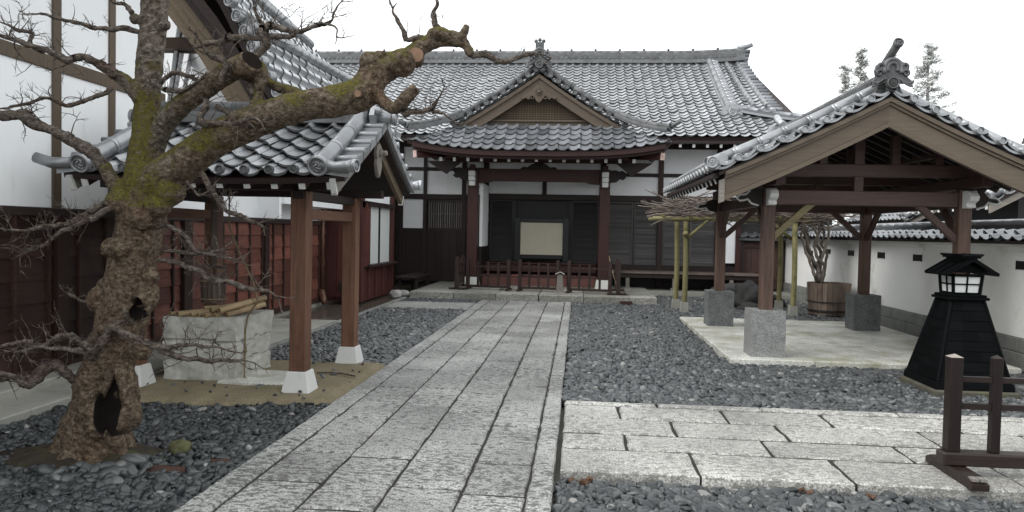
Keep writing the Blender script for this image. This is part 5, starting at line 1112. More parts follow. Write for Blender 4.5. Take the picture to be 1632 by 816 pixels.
# ------------------------------------------------------------------ things along the path and at the entrance
ss = thing('standing_screen', 'low standing screen with pale gold paper in a black frame inside the entrance', 'screen', (-1.03, 20.95, .76))
g = MB(); g.box(-1.64, -.42, 20.93, 20.96, .96, 1.90); g.build('gold_panel', screen_m, ss)
g = MB(); g.box(-1.80, -1.62, 20.90, 20.99, .80, 2.02); g.box(-.44, -.27, 20.90, 20.99, .80, 2.02); g.box(-1.619, -.441, 20.905, 20.985, 1.88, 2.0); g.box(-1.619, -.441, 20.905, 20.985, .86, .98); g.build('screen_frame', black, ss, bevel=.01)
g = MB(); g.box(-1.84, -1.60, 20.80, 21.10, .761, .80); g.box(-.46, -.22, 20.80, 21.10, .761, .80); build_each(g, 'screen_foot', black, ss)
def barrier(label, x0, y0, x1, y1, z, npale, h=.62, post=.045, end_h=None, group='wooden barriers on the entrance step', tall=True, rails=(.26, .42), pale=.022):
    t = thing('wooden_barrier', label, 'barrier', ((x0+x1)/2, (y0+y1)/2, z), group)
    A, B = Vector((x0, y0, z)), Vector((x1, y1, z)); d = (B-A).normalized(); l = Vector((-d.y, d.x, 0)); up = Vector((0, 0, 1))
    for p in (A, B):
        g = MB(); g.beam(p+up*.052, p+up*h, post*2, post*2, up=d); q = p+up*h; v = [q+d*(i*post)+l*(j*post) for i, j in ((-1,-1),(1,-1),(1,1),(-1,1))]+[q+up*.025]; g._add(v, [(0,1,4),(1,2,4),(2,3,4),(3,0,4)]); g.build('post', barrier_m, t, bevel=.004)
        g = MB(); g.beam(p-l*.20+up*.026, p+l*.20+up*.026, .085, .05); g.build('foot', barrier_m, t, bevel=.012)
    for r in rails:
        g = MB(); g.beam(A+d*(post+.001)+up*r, B-d*(post+.001)+up*r, .028, .034); g.build('rail', barrier_x, t)
    g = MB(); g.beam(A+d*(post+.001)+up*.085, B-d*(post+.001)+up*.085, .05, .06); g.build('bottom_rail', barrier_x, t)
    for k in range(npale):
        p = A+(B-A)*((k+1)/(npale+1)); g = MB(); g.beam(p+up*.116-l*.0, p+up*(h-.06), pale*2, .026*2, up=d); g.build('pale', barrier_m, t)
    return t
barrier('left wooden barrier with three uprights in front of the left porch post', -2.74, 18.55, -1.70, 18.40, .15, 3, .76, .042, rails=(.36, .58))
barrier('middle wooden barrier with two close rails before the gold screen', -1.42, 18.36, -.48, 18.24, .15, 3, .77, .042, rails=(.38, .60))
barrier('right wooden barrier with three uprights in front of the right porch post', -.20, 18.24, .78, 18.06, .15, 3, .77, .042, rails=(.38, .60))
barrier('leftmost wooden barrier standing end on at the step corner', -2.98, 18.3, -3.02, 19.5, .15, 3, .80, .05, rails=(.38, .60))
barrier('rightmost wooden barrier standing end on beside the veranda', .97, 17.92, 1.0, 19.2, .15, 3, .79, .05, rails=(.38, .60))
sg = thing('wooden_notice_post', 'small weathered wooden notice post with peaked cap on the entrance step', 'post', (-.42, 18.02, .15))
g = MB(); g.frustum(-.42, 18.02, .19, .60, .088, .05, .068, .04); g.frustum(-.42, 18.02, .15, .19, .13, .10, .12, .09); g.build('notice_board', grey_wood, sg, bevel=.004)
g = MB(); g.prism([(-.535, 17.95, .60), (-.535, 17.95, .62), (-.42, 17.95, .67), (-.305, 17.95, .62), (-.305, 17.95, .60), (-.42, 17.95, .648)], (0, .14, 0)); g.build('notice_cap', mat('pale_cap', (.36, .33, .30), .6, .2, 6, tint=.1), sg)
g = MB(); g.tube([(1.0, 17.98, .18), (.86, 18.2, .62), (.76, 18.5, 1.05)], .009, 6); tag(g.build('thin_stick', bamboo), 'thin pale stick leaning on the right end of the barriers', 'stick')
g = MB(); g.box(.98, 1.26, 17.10, 17.30, -.02, .07); recentre(tag(g.build('wooden_board', post_red, bevel=.006), 'small red brown board on the pebbles against the step', 'board'), (1.12, 17.2, 0))
for k, (px, py, r, l_) in enumerate(((800, 457, .06, 'white pebble left on the step between two barriers'), (812, 458, .05, 'smaller white pebble right of its pair on the step'))):
    p = at(px, py, 18.6); g = MB(); g.ball((p.x, 18.6, .15+r*.45), r, n=12, sq=(1.2, .9, .5)); recentre(tag(g.build('white_pebble', white_rock), l_, 'pebble'), (p.x, 18.6, .15))
bn = thing('bench', 'small dark wooden bench at the corner by the bay window', 'bench', (-4.3, 18.9, 0))
g = MB(); g.box(-4.48, -3.94, 18.1, 19.9, .40, .45); g.build('seat', dark_y, bn, bevel=.008)
for y in (18.3, 19.7):
    for x in (-4.42, -4.0): g = MB(); g.box(x-.03, x+.03, y-.03, y+.03, .01, .398); g.build('leg', dark_v, bn)
g = MB(); g.box(-4.03, -3.99, 18.335, 19.665, .30, .37); g.build('apron', dark_y, bn)
def rock(name, label, cat, c, r, m, sq=(1, .8, .7), amp=.35, n=20, group=None, fr_=1.6):
    g = MB(); g.ball((0, 0, 0), 1, n=n, tint=.5); sd_ = random.random()*50; v = []
    for p in g.v:
        q = Vector(p); k = 1+amp*noise.noise(q*fr_+Vector((sd_, 0, 0)))+amp*.4*noise.noise(q*fr_*2.6+Vector((0, sd_, 0))); v.append((q.x*k*r*sq[0]+c[0], q.y*k*r*sq[1]+c[1], q.z*k*r*sq[2]+c[2]))
    g.v = v; h = tag(g.build(name, m), label, cat, group); return recentre(h, (c[0], c[1], c[2]-r*sq[2]*.8))
rock('pale_rock', 'small pale broken stone by the bay wall near the bench', 'rock', (-4.20, 17.0, .10), .13, white_rock, (1.1, .8, .9), .4)
rock('pale_rock', 'pale flat stone block just behind the broken stone near the bench', 'rock', (-4.13, 17.55, .08), .12, white_rock, (1.2, .8, .7), .3)
p = at(283, 712, 5.05); rock('mossy_rock', 'yellow green mossy stone among pebbles right of the old tree', 'rock', (p.x, 5.08, .0), .066, moss_rock, (1.15, .9, .95), .45, 24)
for k, (px, py, r, l_) in enumerate(((352, 612, 0, ''),)): pass
g = MB(); P = [at(505, 598, 7.9), at(530, 597, 7.95), at(548, 601, 7.9), at(566, 606, 7.8)]; P = [Vector((p.x, p.y, .02)) for p in P]; g.tube(smooth_path(P, [.008]*4, 14)[0], .009, 6); tag(g.build('fallen_stick', branch_m), 'dark crooked stick lying on the sand behind the shelter post', 'stick')
for k, (x, y, z, l_) in enumerate(((1.50, 4.93, -.035, 'orange dead leaf against the edge of the side path'), (.02, 4.90, -.04, 'brown dead leaves in the corner between the two paths'), (1.9, 4.90, -.04, 'pale dead leaf on pebbles under the side path edge'))):
    g = MB()
    for q in range(4 if k == 1 else 1):
        a = random.random()*6; cx, cy = x+random.uniform(-.05, .09)*(k == 1), y+random.uniform(-.03, .02)*(k == 1); v = [(cx+.045*math.cos(a+b)*s, cy+.035*math.sin(a+b)*s, z+.018*math.sin(3*b)+q*.006) for b, s in zip(np.linspace(0, 2*PI, 10, endpoint=False), (1.2, .9, .7, .6, .8, 1.1, .8, .65, .7, .9))]; g.prism(v, (0, 0, .002))
    recentre(tag(g.build('dead_leaf', leaf_m), l_, 'leaf'), (x, y, z))

# ------------------------------------------------------------------ pavilion on the right
pv = thing('open_pavilion', 'open timber pavilion with tiled gable roof on granite footings right of the path', 'pavilion', (3.70, 11.6, .06))
KX, KY0, KY1, KHW, KEZ, KAZ = 3.575, 9.02, 14.05, 1.97, 2.38, 3.30
KL = math.hypot(KHW, KAZ-KEZ)
def kiosk(sgn):
    def S(a, b):
        t = b/KL; return np.stack([KX+sgn*KHW*(1-t), a, KEZ+(KAZ-KEZ)*(t*.88+.12*t*t)], 1)
    return S
for sgn in (-1, 1):
    S = kiosk(sgn)
    tiles('roof_tiles', S, KY0+.25, KY1-.1, 0, KL, .26, .26, tile, pv)
    g = MB(); deck(g, S, KY0+.06, KY1-.05, .03, KL, 10, 4, -.03, -.07); g.build('roof_deck', dark_y, pv)
    g = MB(); pts = [Vector(S(np.array([KY0]), np.array([b]))[0])+Vector((0, 0, .05)) for b in np.linspace(KL, .0, 14)]
    rake_tiles(g, pts, (0, -1, 0), .262, .046, .30, 0, .028, False)
    for k in range(9):                                        # curved pans behind the round ends
        b0_ = .02+k*KL/9; q = [Vector(S(np.array([KY0+.02]), np.array([b0_+KL/9*x]))[0])+Vector((0, 0, .075-.05*math.sin(PI*x)+.03*(1-x))) for x in np.linspace(0, 1, 7)]
        g.strip([p+Vector((0, 0, .0)) for p in q], [p-Vector((0, 0, .03)) for p in q], (0, .24, 0))
    P = [p+Vector((0, .27, .085)) for p in pts]; P[-1] += (P[-1]-P[-2]).normalized()*.03; roll(g, P, .058, 0, .32, 16); d = (P[-1]-P[-2]).normalized(); disc(g, P[-1]+d*.015, d+Vector((0, -.6, 0)), .068, .04)
    q = pts[-1]; disc(g, q+Vector((sgn*.05, -.02, .04)), (sgn*.3, -1, 0), .072, .12, 0, True)
    g.build('verge_tiles', tile_pale, pv)
    g = MB()
    for k in range(20): p = Vector(S(np.array([KY0+.3+.2535*k]), np.array([0.]))[0]); g.tube([p+Vector((-sgn*.1, 0, .075)), p+Vector((sgn*.03, 0, .05))], .046, 10); disc(g, p+Vector((sgn*.034, 0, .05)), (sgn, 0, 0), .05, .02)
    P = [Vector(S(np.array([y]), np.array([.12]))[0])+Vector((0, 0, .12)) for y in np.linspace(KY0+.2, KY1, 8)]; roll(g, P, .06); disc(g, P[-1]+Vector((0, .02, 0)), (0, 1, 0), .07, .03)
    g.ball(P[-1]+Vector((0, .03, 0)), .075, n=10)
    g.build('eave_tile_ends', tile_pale, pv)
    for k in range(15):
        y = KY0+.42+.315*k; p = Vector(S(np.array([y]), np.array([.06]))[0]); q = Vector(S(np.array([y]), np.array([KL-.05]))[0])
        g = MB(); dn = Vector((0, 0, -.125)); e = (q-p).normalized(); g.beam(p+dn+e*.012, q+dn, .055, .075); g.beam(p+dn, p+dn+e*.0115, .058, .078, mi=1); g.build('rafter', [dark_y, white_paint], pv)
    g = MB(); p = Vector(S(np.array([KY0]), np.array([.03]))[0]); g.box(p.x-.03, p.x+.03, KY0+.16, KY1-.08, p.z-.085, p.z-.032); g.build('eave_board', dark_y, pv)
    # bargeboard: broad face, upper mouldings, white painted foot
    g = MB()
    def rk(dz, w, y, t0=0., t1=1.):
        T_ = []; B_ = []
        for t in np.linspace(t0, t1, 12):
            x = KX+sgn*KHW*t*.985; z = KAZ-(KAZ-KEZ)*(1-((1-t)*.88+.12*(1-t)**2))+dz; T_.append((x, y, z)); B_.append((x, y, z-w))
        return T_, B_
    for dz, w, y, th in ((-.045, .05, 9.06, .10), (-.098, .035, 9.085, .10), (-.136, .19, 9.11, .06), (-.329, .058, 9.098, .07)):
        T_, B_ = rk(dz, w, y, 0, .955); g.strip(T_, B_, (0, th, 0), 0)
    g.build('bargeboard', tan, pv); g = MB(); T_, B_ = rk(-.125, .27, 9.094, .956, .985); g.strip(T_, B_, (0, .08, 0)); g.build('bargeboard_foot', grey_wood, pv)
g = MB(); ridge(g, [(KX, y, 3.30) for y in np.linspace(KY0+.12, KY1-.1, 9)], .30, 4, .052, .062); g.build('roof_ridge', tile_dark, pv)
g = MB(); ridge_ornament(g, KX-.02, 9.0, 3.47, .56, False); g.tube([(KX-.02, 9.40, 3.60), (KX-.02, 9.10, 3.72), (KX-.01, 8.90, 3.83)], [.046, .047, .047], 14); disc(g, (KX-.01, 8.885, 3.838), (0, -.85, .5), .056, .03, 0, True)
g.build('ridge_end_tile', tile_dark, pv); g = MB(); g.tube([(KX, 13.7, 3.60), (KX, 13.98, 3.70), (KX, 14.16, 3.80)], .06, 12); g.prism([(KX-.24, KY1-.05, 3.30), (KX+.24, KY1-.05, 3.30), (KX+.16, KY1-.05, 3.62), (KX-.16, KY1-.05, 3.62)], (0, .06, 0)); g.build('ridge_end_tile', tile, pv)
posts_k = [(2.46, 10.02, footing_m, 'pale speckled granite footing at the front'), (2.46, 13.24, footing_dark, None), (4.88, 10.02, footing_m, None), (4.88, 13.24, footing_dark, None)]
for x, y, m, lab in posts_k:
    g = MB(); g.box(x-.078, x+.078, y-.078, y+.078, .64, 2.25); h = g.build('post', kiosk_v, pv, bevel=.010)
    f_ = rough_block('stone_footing', m, x-.215, x+.215, y-.215, y+.215, .05, .655, 14, .006, h)
    if lab: part_label(f_, lab)
g = MB()
for y in (10.02, 13.24): g.box(2.54, 4.80, y-.06, y+.06, 2.03, 2.215); g.box(2.2, 5.15, y-.055, y+.055, 2.40, 2.56)
build_each(g, 'cross_beam', kiosk_x, pv, .008)
g = MB()
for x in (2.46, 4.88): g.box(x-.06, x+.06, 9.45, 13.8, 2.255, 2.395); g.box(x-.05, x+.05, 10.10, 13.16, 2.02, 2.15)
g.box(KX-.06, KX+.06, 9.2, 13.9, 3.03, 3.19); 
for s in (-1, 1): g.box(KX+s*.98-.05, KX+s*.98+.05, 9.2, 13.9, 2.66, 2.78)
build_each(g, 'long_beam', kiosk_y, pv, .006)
g = MB()
for y in (10.02, 13.24, 11.6):
    g.box(KX-.06, KX+.06, y-.05, y+.05, 2.562, 3.03); g.box(KX-.055, KX+.055, y-.045, y+.045, 2.216, 2.398)
    for s in (-1, 1): g.box(KX+s*.98-.05, KX+s*.98+.05, y-.05, y+.05, 2.562, 2.658); g.box(KX+s*.45-.05, KX+s*.45+.05, y-.05, y+.05, 2.562, 2.93)
g.box(2.2, 5.15, 11.55, 11.66, 2.40, 2.555); build_each(g, 'roof_strut', kiosk_x, pv)
def brace(p0, p1, m): g = MB(); g.beam(p0, p1, .07, .085); g.build('brace', m, pv, bevel=.005)
for x, s in ((2.46, 1), (4.88, -1)):
    for y, sy, m in ((10.02, 1, None), (13.24, -1, None)):
        brace((x+s*.06, y, 1.60), (x+s*.56, y, 2.06), mat('mossy_brace', (.17, .14, .075), .6, .3, 4, HX, tint=.1) if (x < 3 and y < 11) else kiosk_x)
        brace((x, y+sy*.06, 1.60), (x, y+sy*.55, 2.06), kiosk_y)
for x, s in ((2.46, -1), (4.88, 1)):                           # carved beam ends and white capped noses
    for y, sy in ((10.02, -1), (13.24, 1)):
        cp = [(.0, .13), (.10, .13), (.17, .10), (.22, .04), (.30, .03), (.34, -.02), (.30, -.06), (.24, -.05), (.20, -.03), (.15, -.10), (.06, -.13), (0, -.13)]
        g = MB(); g.prism([(x+s*(.079+a), y-.045, 2.12+b*.85) for a, b in cp], (0, .09, 0)); g.tube([(x+s*(.079+a), y-.052, 2.12+b*.85) for a, b in cp[2:11]], .014, 5, 1, caps=True); g.build('carved_beam_end', [dark_x, white_paint], pv)
        g = MB(); g.prism([(x-.055, y+sy*(.08+a), 2.12+b*.85) for a, b in cp[:4]+[(.20, -.02), (.12, -.06), (.14, -.12), (0, -.13)]], (.11, 0, 0)); g.build('white_beam_nose', white_paint, pv, bevel=.008)

# ------------------------------------------------------------------ trellis, wisteria, tub, rocks
tl = thing('pole_trellis', 'low trellis of mossy yellow green poles between the veranda and the pavilion', 'trellis', (3.2, 16.3, 0))
for x, y, z in ((2.25, 15.95, 0), (2.16, 16.65, 0), (4.42, 15.75, 0), (4.46, 17.0, 0)):
    g = MB(); g.tube(smooth_path([(x, y, .12), (x+.01, y, .9), (x-.01, y, 1.90)], [.055]*3, 10)[0], .055, 10); h = g.build('pole_post', green_bamboo, tl)
    g = MB(); g.frustum(x, y, -.06, .20, .085, .085, .075, .075); part_label(g.build('concrete_sleeve', concrete, h), 'square concrete sleeve at the foot of the post')
g = MB()
for y, z in ((15.95, 1.95), (16.9, 1.96)): g.tube([(1.55, y, z), (3.2, y, z+.015), (4.80, y-.02, z)], .045, 10)
for x in (1.75, 2.3, 2.9, 3.5, 4.1, 4.6): g.tube([(x, 15.7, 2.02), (x+.03, 17.1, 2.03)], .028, 8)
build_each(g, 'top_pole', green_bamboo, tl)
for x, s in ((2.25, 1), (4.42, -1)):
    g = MB(); g.tube([(x+s*.03, 15.90, 1.56), (x+s*.45, 15.90, 1.94)], .032, 8); g.tube([(x-s*.02, 15.88, 1.66), (x-s*.02, 15.84, 1.60)], .06, 8); g.build('pole_brace', green_bamboo, tl)
wv = thing('wisteria', 'bare old wisteria with twisted stems rising from the wooden tub over the trellis', 'vine', (5.13, 16.05, .55))
g = MB(); B0 = [(1300, 448), (1288, 420), (1282, 395), (1284, 370), (1274, 345)]
def stem(pts, r0, r1, y=16.0, dy=0.):
    P = [at(a, b, y+dy*i) for i, (a, b) in enumerate(pts)]; Q, R = smooth_path(P, list(np.linspace(r0, r1, len(P))), 30); Q = [p+noise.noise_vector(p*4)*.05+noise.noise_vector(p*11)*.018 for p in Q]; g.tube(Q, [r*(1+.3*noise.noise(p*12)) for r, p in zip(R, Q)], 9)
stem([(1306, 452), (1305, 438), (1302, 425), (1292, 412), (1288, 395), (1282, 372), (1276, 352), (1272, 338)], .045, .024)
stem([(1308, 452), (1312, 432), (1310, 418), (1300, 405), (1299, 385), (1306, 365), (1300, 345), (1296, 335)], .04, .02, 15.95)
stem([(1306, 440), (1308, 420), (1312, 405), (1318, 385), (1321, 362), (1314, 350), (1300, 344)], .04, .02, 16.05)
stem([(1304, 430), (1292, 405), (1286, 380), (1278, 362), (1270, 350), (1262, 345)], .045, .03, 16.1)
stem([(1302, 425), (1308, 400), (1302, 380), (1310, 360), (1308, 342)], .04, .025, 16.1, .05)
stem([(1280, 352), (1260, 350), (1220, 350)], .03, .02, 16.1)
stem([(1300, 440), (1290, 418), (1283, 398), (1279, 375), (1283, 355), (1276, 340)], .035, .02, 15.9)
stem([(1309, 445), (1315, 425), (1317, 405), (1310, 388), (1313, 365), (1305, 345)], .035, .02, 16.1)
stem([(1296, 395), (1303, 380), (1297, 362), (1290, 345)], .025, .016, 15.95)
g.ball(at(1304, 443, 15.98), .085, n=12, sq=(1, 1, 1.3)); g.ball(at(1293, 402, 15.95), .045, n=10)
g.build('stems', vine_m, wv)
g = MB()
for k in range(950):                                          # mass of dry shoots on top of the trellis
    x = random.uniform(1.95, 5.3); y = random.uniform(15.65, 17.2); hmax = (.44 if x < 2.9 else .34)*(1-.35*abs((y-16.4)/.8)); z = 1.99+random.random()**1.2*hmax
    if x > 4.7: z = 2.0+random.gauss(0.08, .12)
    a = random.gauss(0, .5)+(PI if random.random() < .5 else 0); d = Vector((math.cos(a), math.sin(a)*.8, random.gauss(0, .13))); ln = random.uniform(.25, .8)
    P = [Vector((x, y, z))]; 
    for i in range(5): d = (d+Vector((random.gauss(0, .12), random.gauss(0, .14), random.gauss(0, .10)))).normalized(); P.append(P[-1]+d*ln/5)
    g.tube(P, [random.uniform(.006, .013)]*6, 4)
for k in range(60):
    x = random.uniform(1.6, 5.2); p = Vector((x, random.uniform(15.7, 16.8), 2.05+random.random()*.25)); twig(g, p, Vector((random.gauss(-.3, 1), random.gauss(0, .5), random.gauss(.5, .6))), random.uniform(.12, .3), .005, 1)
g.build('dry_shoots', twig_m, wv)
tb = thing('wooden_tub', 'large weathered wooden tub with iron hoops holding the wisteria', 'tub', (5.22, 16.0, -.03))
g = MB(); n = 26; tc_ = (5.20, 16.0)
for i in range(n):
    a0, a1 = 2*PI*i/n+.008, 2*PI*(i+1)/n-.008; v = []
    o = random.uniform(0, .006)
    for z, r in ((.03, .385), (.68, .435)):
        for a in (a0, a1):
            for rr in (r-o, r-.04): v.append((tc_[0]+rr*math.cos(a), tc_[1]+rr*math.sin(a), z))
    g._add(v, [(0, 2, 6, 4), (1, 5, 7, 3), (0, 4, 5, 1), (2, 3, 7, 6), (4, 6, 7, 5), (0, 1, 3, 2)])
g.build('staves', tub_m, tb)
g = MB(); g.tube([(*tc_, .05), (*tc_, .59)], [.34, .395], 24); g.build('tub_soil', soil, tb)
g = MB()
for z in (.10, .125, .30): r = .385+.05*z/.65+.008; g.tube([(tc_[0]+r*math.cos(a), tc_[1]+r*math.sin(a), z) for a in np.linspace(0, 2*PI, 41)], .010, 6, caps=False)
build_each(g, 'hoop', dark_panel, tb)
g = MB()
for x in (-.22, .22): g.box(tc_[0]+x-.06, tc_[0]+x+.06, 15.66, 16.34, -.06, .028)
build_each(g, 'tub_bearer', stone_base, tb)
rock('dark_rock', 'large dark boulder behind the front left pavilion post', 'rock', (3.92, 17.3, .22), .42, rock_m, (1.0, .8, .78), .5, 28, 'dark rocks behind the pavilion')
rock('dark_rock', 'long low dark rock nearest the veranda among the boulders', 'rock', (3.60, 18.2, .22), .36, rock_m, (1.3, .7, .6), .5, 24, 'dark rocks behind the pavilion')
rock('dark_rock', 'small dark rock at the right foot of the large boulder', 'rock', (4.42, 17.35, .10), .24, rock_m, (1.1, .8, .7), .5, 24, 'dark rocks behind the pavilion')
rock('dark_rock', 'flat dark rock in front of the large boulder', 'rock', (3.85, 16.85, .04), .22, rock_m, (1.3, .7, .5), .5, 24, 'dark rocks behind the pavilion')

# ------------------------------------------------------------------ black lantern and the barrier near the camera
LX, LY = 4.13, 8.47
ln = thing('floor_lantern', 'black boarded pyramid lantern with white paper panes on a stone plinth right of the pavilion', 'lantern', (LX, LY, 0))
g = MB(); g.box(LX-.43, LX+.43, LY-.43, LY+.43, -.05, .05); g.build('stone_plinth', lantern_base, ln, bevel=.015)
g = MB(); g.frustum(LX, LY, .052, .13, .395, .395, .385, .385); g.build('sole_board', lantern_m, ln, bevel=.006)
g = MB(); nb = 8
for k in range(nb):                                          # overlapping boards on the four faces
    z0 = .135+k*.835/nb; z1 = .135+(k+1)*.835/nb; r0 = .352-.195*(k/nb); r1 = .352-.195*((k+1)/nb)
    for q in range(4):
        c, s = math.cos(q*PI/2), math.sin(q*PI/2)
        def W(u, o, z): return (LX+c*u+s*o, LY+s*u-c*o, z)
        for (a, b_) in ((-1, -.34), (-.34, .34), (.34, 1)):
            o = random.uniform(.0, .004)
            g._add([W(r0*a, r0+.011+o, z0), W(r0*b_, r0+.011+o, z0), W(r1*b_, r1+.001+o, z1+.008), W(r1*a, r1+.001+o, z1+.008), W(r0*a, r0-.01, z0), W(r0*b_, r0-.01, z0)], [(0, 1, 2, 3), (0, 4, 5, 1)])
g.frustum(LX, LY, .131, .97, .343, .343, .150, .150); body = g.build('boarded_body', lantern_m, ln)
g = MB()
for sx, sy in ((-1,-1),(1,-1),(1,1),(-1,1)): g.beam((LX+sx*.358, LY+sy*.358, .131), (LX+sx*.163, LY+sy*.163, .972), .03, .03)
build_each(g, 'corner_strip', lantern_m, body)
g = MB(); g.box(LX-.205, LX+.205, LY-.205, LY+.205, .975, 1.005); g.box(LX-.185, LX+.185, LY-.185, LY+.185, 1.006, 1.03); build_each(g, 'collar', lantern_m, ln, .004)
g = MB(); g.frustum(LX, LY, 1.04, 1.24, .126, .126, .142, .142); pn = part_label(g.build('paper_panes', paper, ln), 'white paper panes of the lantern')
g = MB()
for sx, sy in ((-1,-1),(1,-1),(1,1),(-1,1)): g.beam((LX+sx*.134, LY+sy*.134, 1.031), (LX+sx*.150, LY+sy*.150, 1.25), .026, .028)
for q in range(4):
    c, s = math.cos(q*PI/2), math.sin(q*PI/2)
    def W(u, o, z): return (LX+c*u+s*o, LY+s*u-c*o, z)
    g.beam(W(0, .132, 1.04), W(0, .148, 1.24), .014, .014); g.beam(W(-.132, .140, 1.14), W(.132, .140, 1.14), .012, .014); g.beam(W(-.129, .134, 1.042), W(.129, .134, 1.042), .02, .022); g.beam(W(-.139, .149, 1.232), W(.139, .149, 1.232), .02, .022)
g.build('pane_frame', lantern_m, ln)
g = MB()
for sgn in (-1, 1):                                           # roof sloping left and right with battens
    g._add([(LX+sgn*.262, LY-.255, 1.235), (LX+sgn*.262, LY+.255, 1.235), (LX, LY+.255, 1.385), (LX, LY-.255, 1.385), (LX+sgn*.262, LY-.255, 1.25), (LX+sgn*.262, LY+.255, 1.25), (LX, LY+.255, 1.41), (LX, LY-.255, 1.41)], [(0,1,2,3), (7,6,5,4), (0,4,5,1), (1,5,6,2), (3,2,6,7), (0,3,7,4)])
    for y in (-.24, -.08, .08, .24): g.beam((LX+sgn*.267, LY+y, 1.255), (LX+sgn*.02, LY+y, 1.41), .022, .016)
g.prism([(LX-.19, LY-.155, 1.262), (LX+.19, LY-.155, 1.262), (LX, LY-.155, 1.37)], (0, .31, 0))
g.build('lantern_roof', lantern_m, ln)
g = MB(); g.box(LX-.095, LX+.095, LY-.22, LY+.22, 1.42, 1.44); g.box(LX-.07, LX+.07, LY-.19, LY+.19, 1.385, 1.419); g.prism([(LX-.105, LY-.23, 1.44), (LX-.12, LY-.23, 1.466), (LX-.08, LY-.23, 1.45), (LX+.08, LY-.23, 1.45), (LX+.12, LY-.23, 1.466), (LX+.105, LY-.23, 1.44)], (0, .46, 0)); g.build('roof_cap', lantern_m, ln)
near_m = mat('dark_barrier_wood', (0.016, 0.0098, 0.0085), 0.45, 0.4, 4, V_, tint=0.25, bump=0.2)
near_x = mat('dark_barrier_rail', (0.022, 0.0145, 0.0125), 0.4, 0.4, 4, HX, tint=0.2, bump=0.2)
nb_ = thing('wooden_barrier', 'dark wooden barrier on the side path nearest the camera at the right', 'barrier', (3.4, 5.32, 0))
for k, (x, r, z0, z1) in enumerate(((2.575, .042, .165, .81), (2.85, .030, .165, .81), (3.35, .030, .165, .81), (3.85, .042, .165, .81))):
    g = MB(); g.box(x-r, x+r, 5.32-r, 5.32+r, z0, z1); g._add([(x-r, 5.32-r, z1), (x+r, 5.32-r, z1), (x+r, 5.32+r, z1), (x-r, 5.32+r, z1), (x, 5.32, z1+.022)], [(0,1,4),(1,2,4),(2,3,4),(3,0,4)], 1)
    g.build('post', [near_m, mat('worn_post_top', (.30, .26, .23), .6, .2, 9, tint=.1)] if k == 0 else [near_m, near_x], nb_, bevel=.005)
for z, w in ((.66, .036), (.475, .040)):
    g = MB()
    for a, b_ in ((2.618, 2.819), (2.881, 3.319), (3.381, 3.807)): g.box(a, b_, 5.32-.018, 5.32+.018, z-w/2, z+w/2)
    g.build('rail', near_x, nb_)
g = MB(); g.box(2.50, 3.93, 5.26, 5.38, .072, .164); g.build('bottom_rail', near_x, nb_, bevel=.012)
for x in (2.60, 3.83):
    g = MB(); v = [(x-.055, y, z) for y, z in ((4.98, .0), (5.62, 0), (5.62, .04), (5.55, .07), (5.05, .07), (4.98, .04))]; g.prism(v, (.11, 0, 0)); g.box(x-.045, x-.004, 4.99, 5.05, .056, .0745, 1); g.box(x+.004, x+.045, 4.99, 5.05, .056, .0745, 1); g.build('foot', [near_x, mat('worn_foot_end', (.20, .185, .17), .6, .2, 9, tint=.1)] if x < 3 else [near_x, near_x], nb_)

# ------------------------------------------------------------------ boundary wall
bw_ = thing('boundary_wall', 'long white plaster boundary wall with tiled coping and small vents at the right', 'wall', (5.9, 14, 0))
WXR = 5.75
g = MB(); g.box(WXR, WXR+.3, 6.0, 22.5, .36, 1.60); g.build('plaster_face', plaster_wall, bw_)
g = MB(); y = 6.0
while y < 22.4: g.box(WXR-.05, WXR+.32, y, y+1.492, -.3, .17); g.box(WXR-.045, WXR+.32, y-.3, y+1.19, .174, .355); y += 1.5
g.build('stone_base', stone_base, bw_, bevel=.01)
g = MB(); g.box(WXR-.10, WXR+.4, 6.0, 22.5, 1.545, 1.62); g.box(WXR-.05, WXR+.35, 6.0, 22.5, 1.475, 1.544); build_each(g, 'cornice', plaster_wall, bw_, .01)
def coping(a, b): t = b/.55; return np.stack([WXR-.28+.43*t, a, 1.625+.16*t], 1)
def coping2(a, b): p = coping(a, b); p[:, 0] = 2*(WXR+.15)-p[:, 0]; return p
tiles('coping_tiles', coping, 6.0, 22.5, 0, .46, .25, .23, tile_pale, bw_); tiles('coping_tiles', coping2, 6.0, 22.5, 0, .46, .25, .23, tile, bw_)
g = MB(); deck(g, coping, 6.0, 22.5, .02, .5, 4, 2, -.02, -.06); deck(g, coping2, 6.0, 22.5, .02, .5, 4, 2, -.02, -.06); g.build('coping_deck', dark_y, bw_)
g = MB(); g.box(WXR+.02, WXR+.28, 6.0, 22.5, 1.72, 1.80); g.box(WXR+.05, WXR+.25, 6.0, 22.5, 1.801, 1.83); g.build('coping_ridge', tile_dark, bw_)
g = MB(); roll(g, [(WXR+.15, y, 1.86) for y in (6.0, 14, 22.5)], .055, 0, .4); part_label(g.build('coping_cap', tile_pale, bw_), 'pale round cap tiles along the wall top')
for y in (8.2, 10.2, 11.7, 13.23, 14.76, 16.34, 17.8):
    g = MB(); g.box(WXR-.006, WXR+.01, y-.15, y+.15, 1.245, 1.355); h = g.build('vent', black, bw_); g = MB()
    for z in (1.25, 1.275, 1.30, 1.325, 1.35): g.box(WXR-.014, WXR-.007, y-.155, y+.155, z-.004, z+.004)
    for q in (-.155, .155): g.box(WXR-.016, WXR-.0065, y+q-.008, y+q+.008, 1.24, 1.36)
    g.build('vent_louvre', dark_panel, h)
gt = thing('board_gate', 'dark brown board gate with a small tiled coping closing the gap beside the hall', 'gate', (5.1, 21.4, .2))
g = MB(); x = 4.55
while x < 5.7: g.box(x, x+.14, 21.4+random.random()*.008, 21.46, .15, 1.45); x += .146
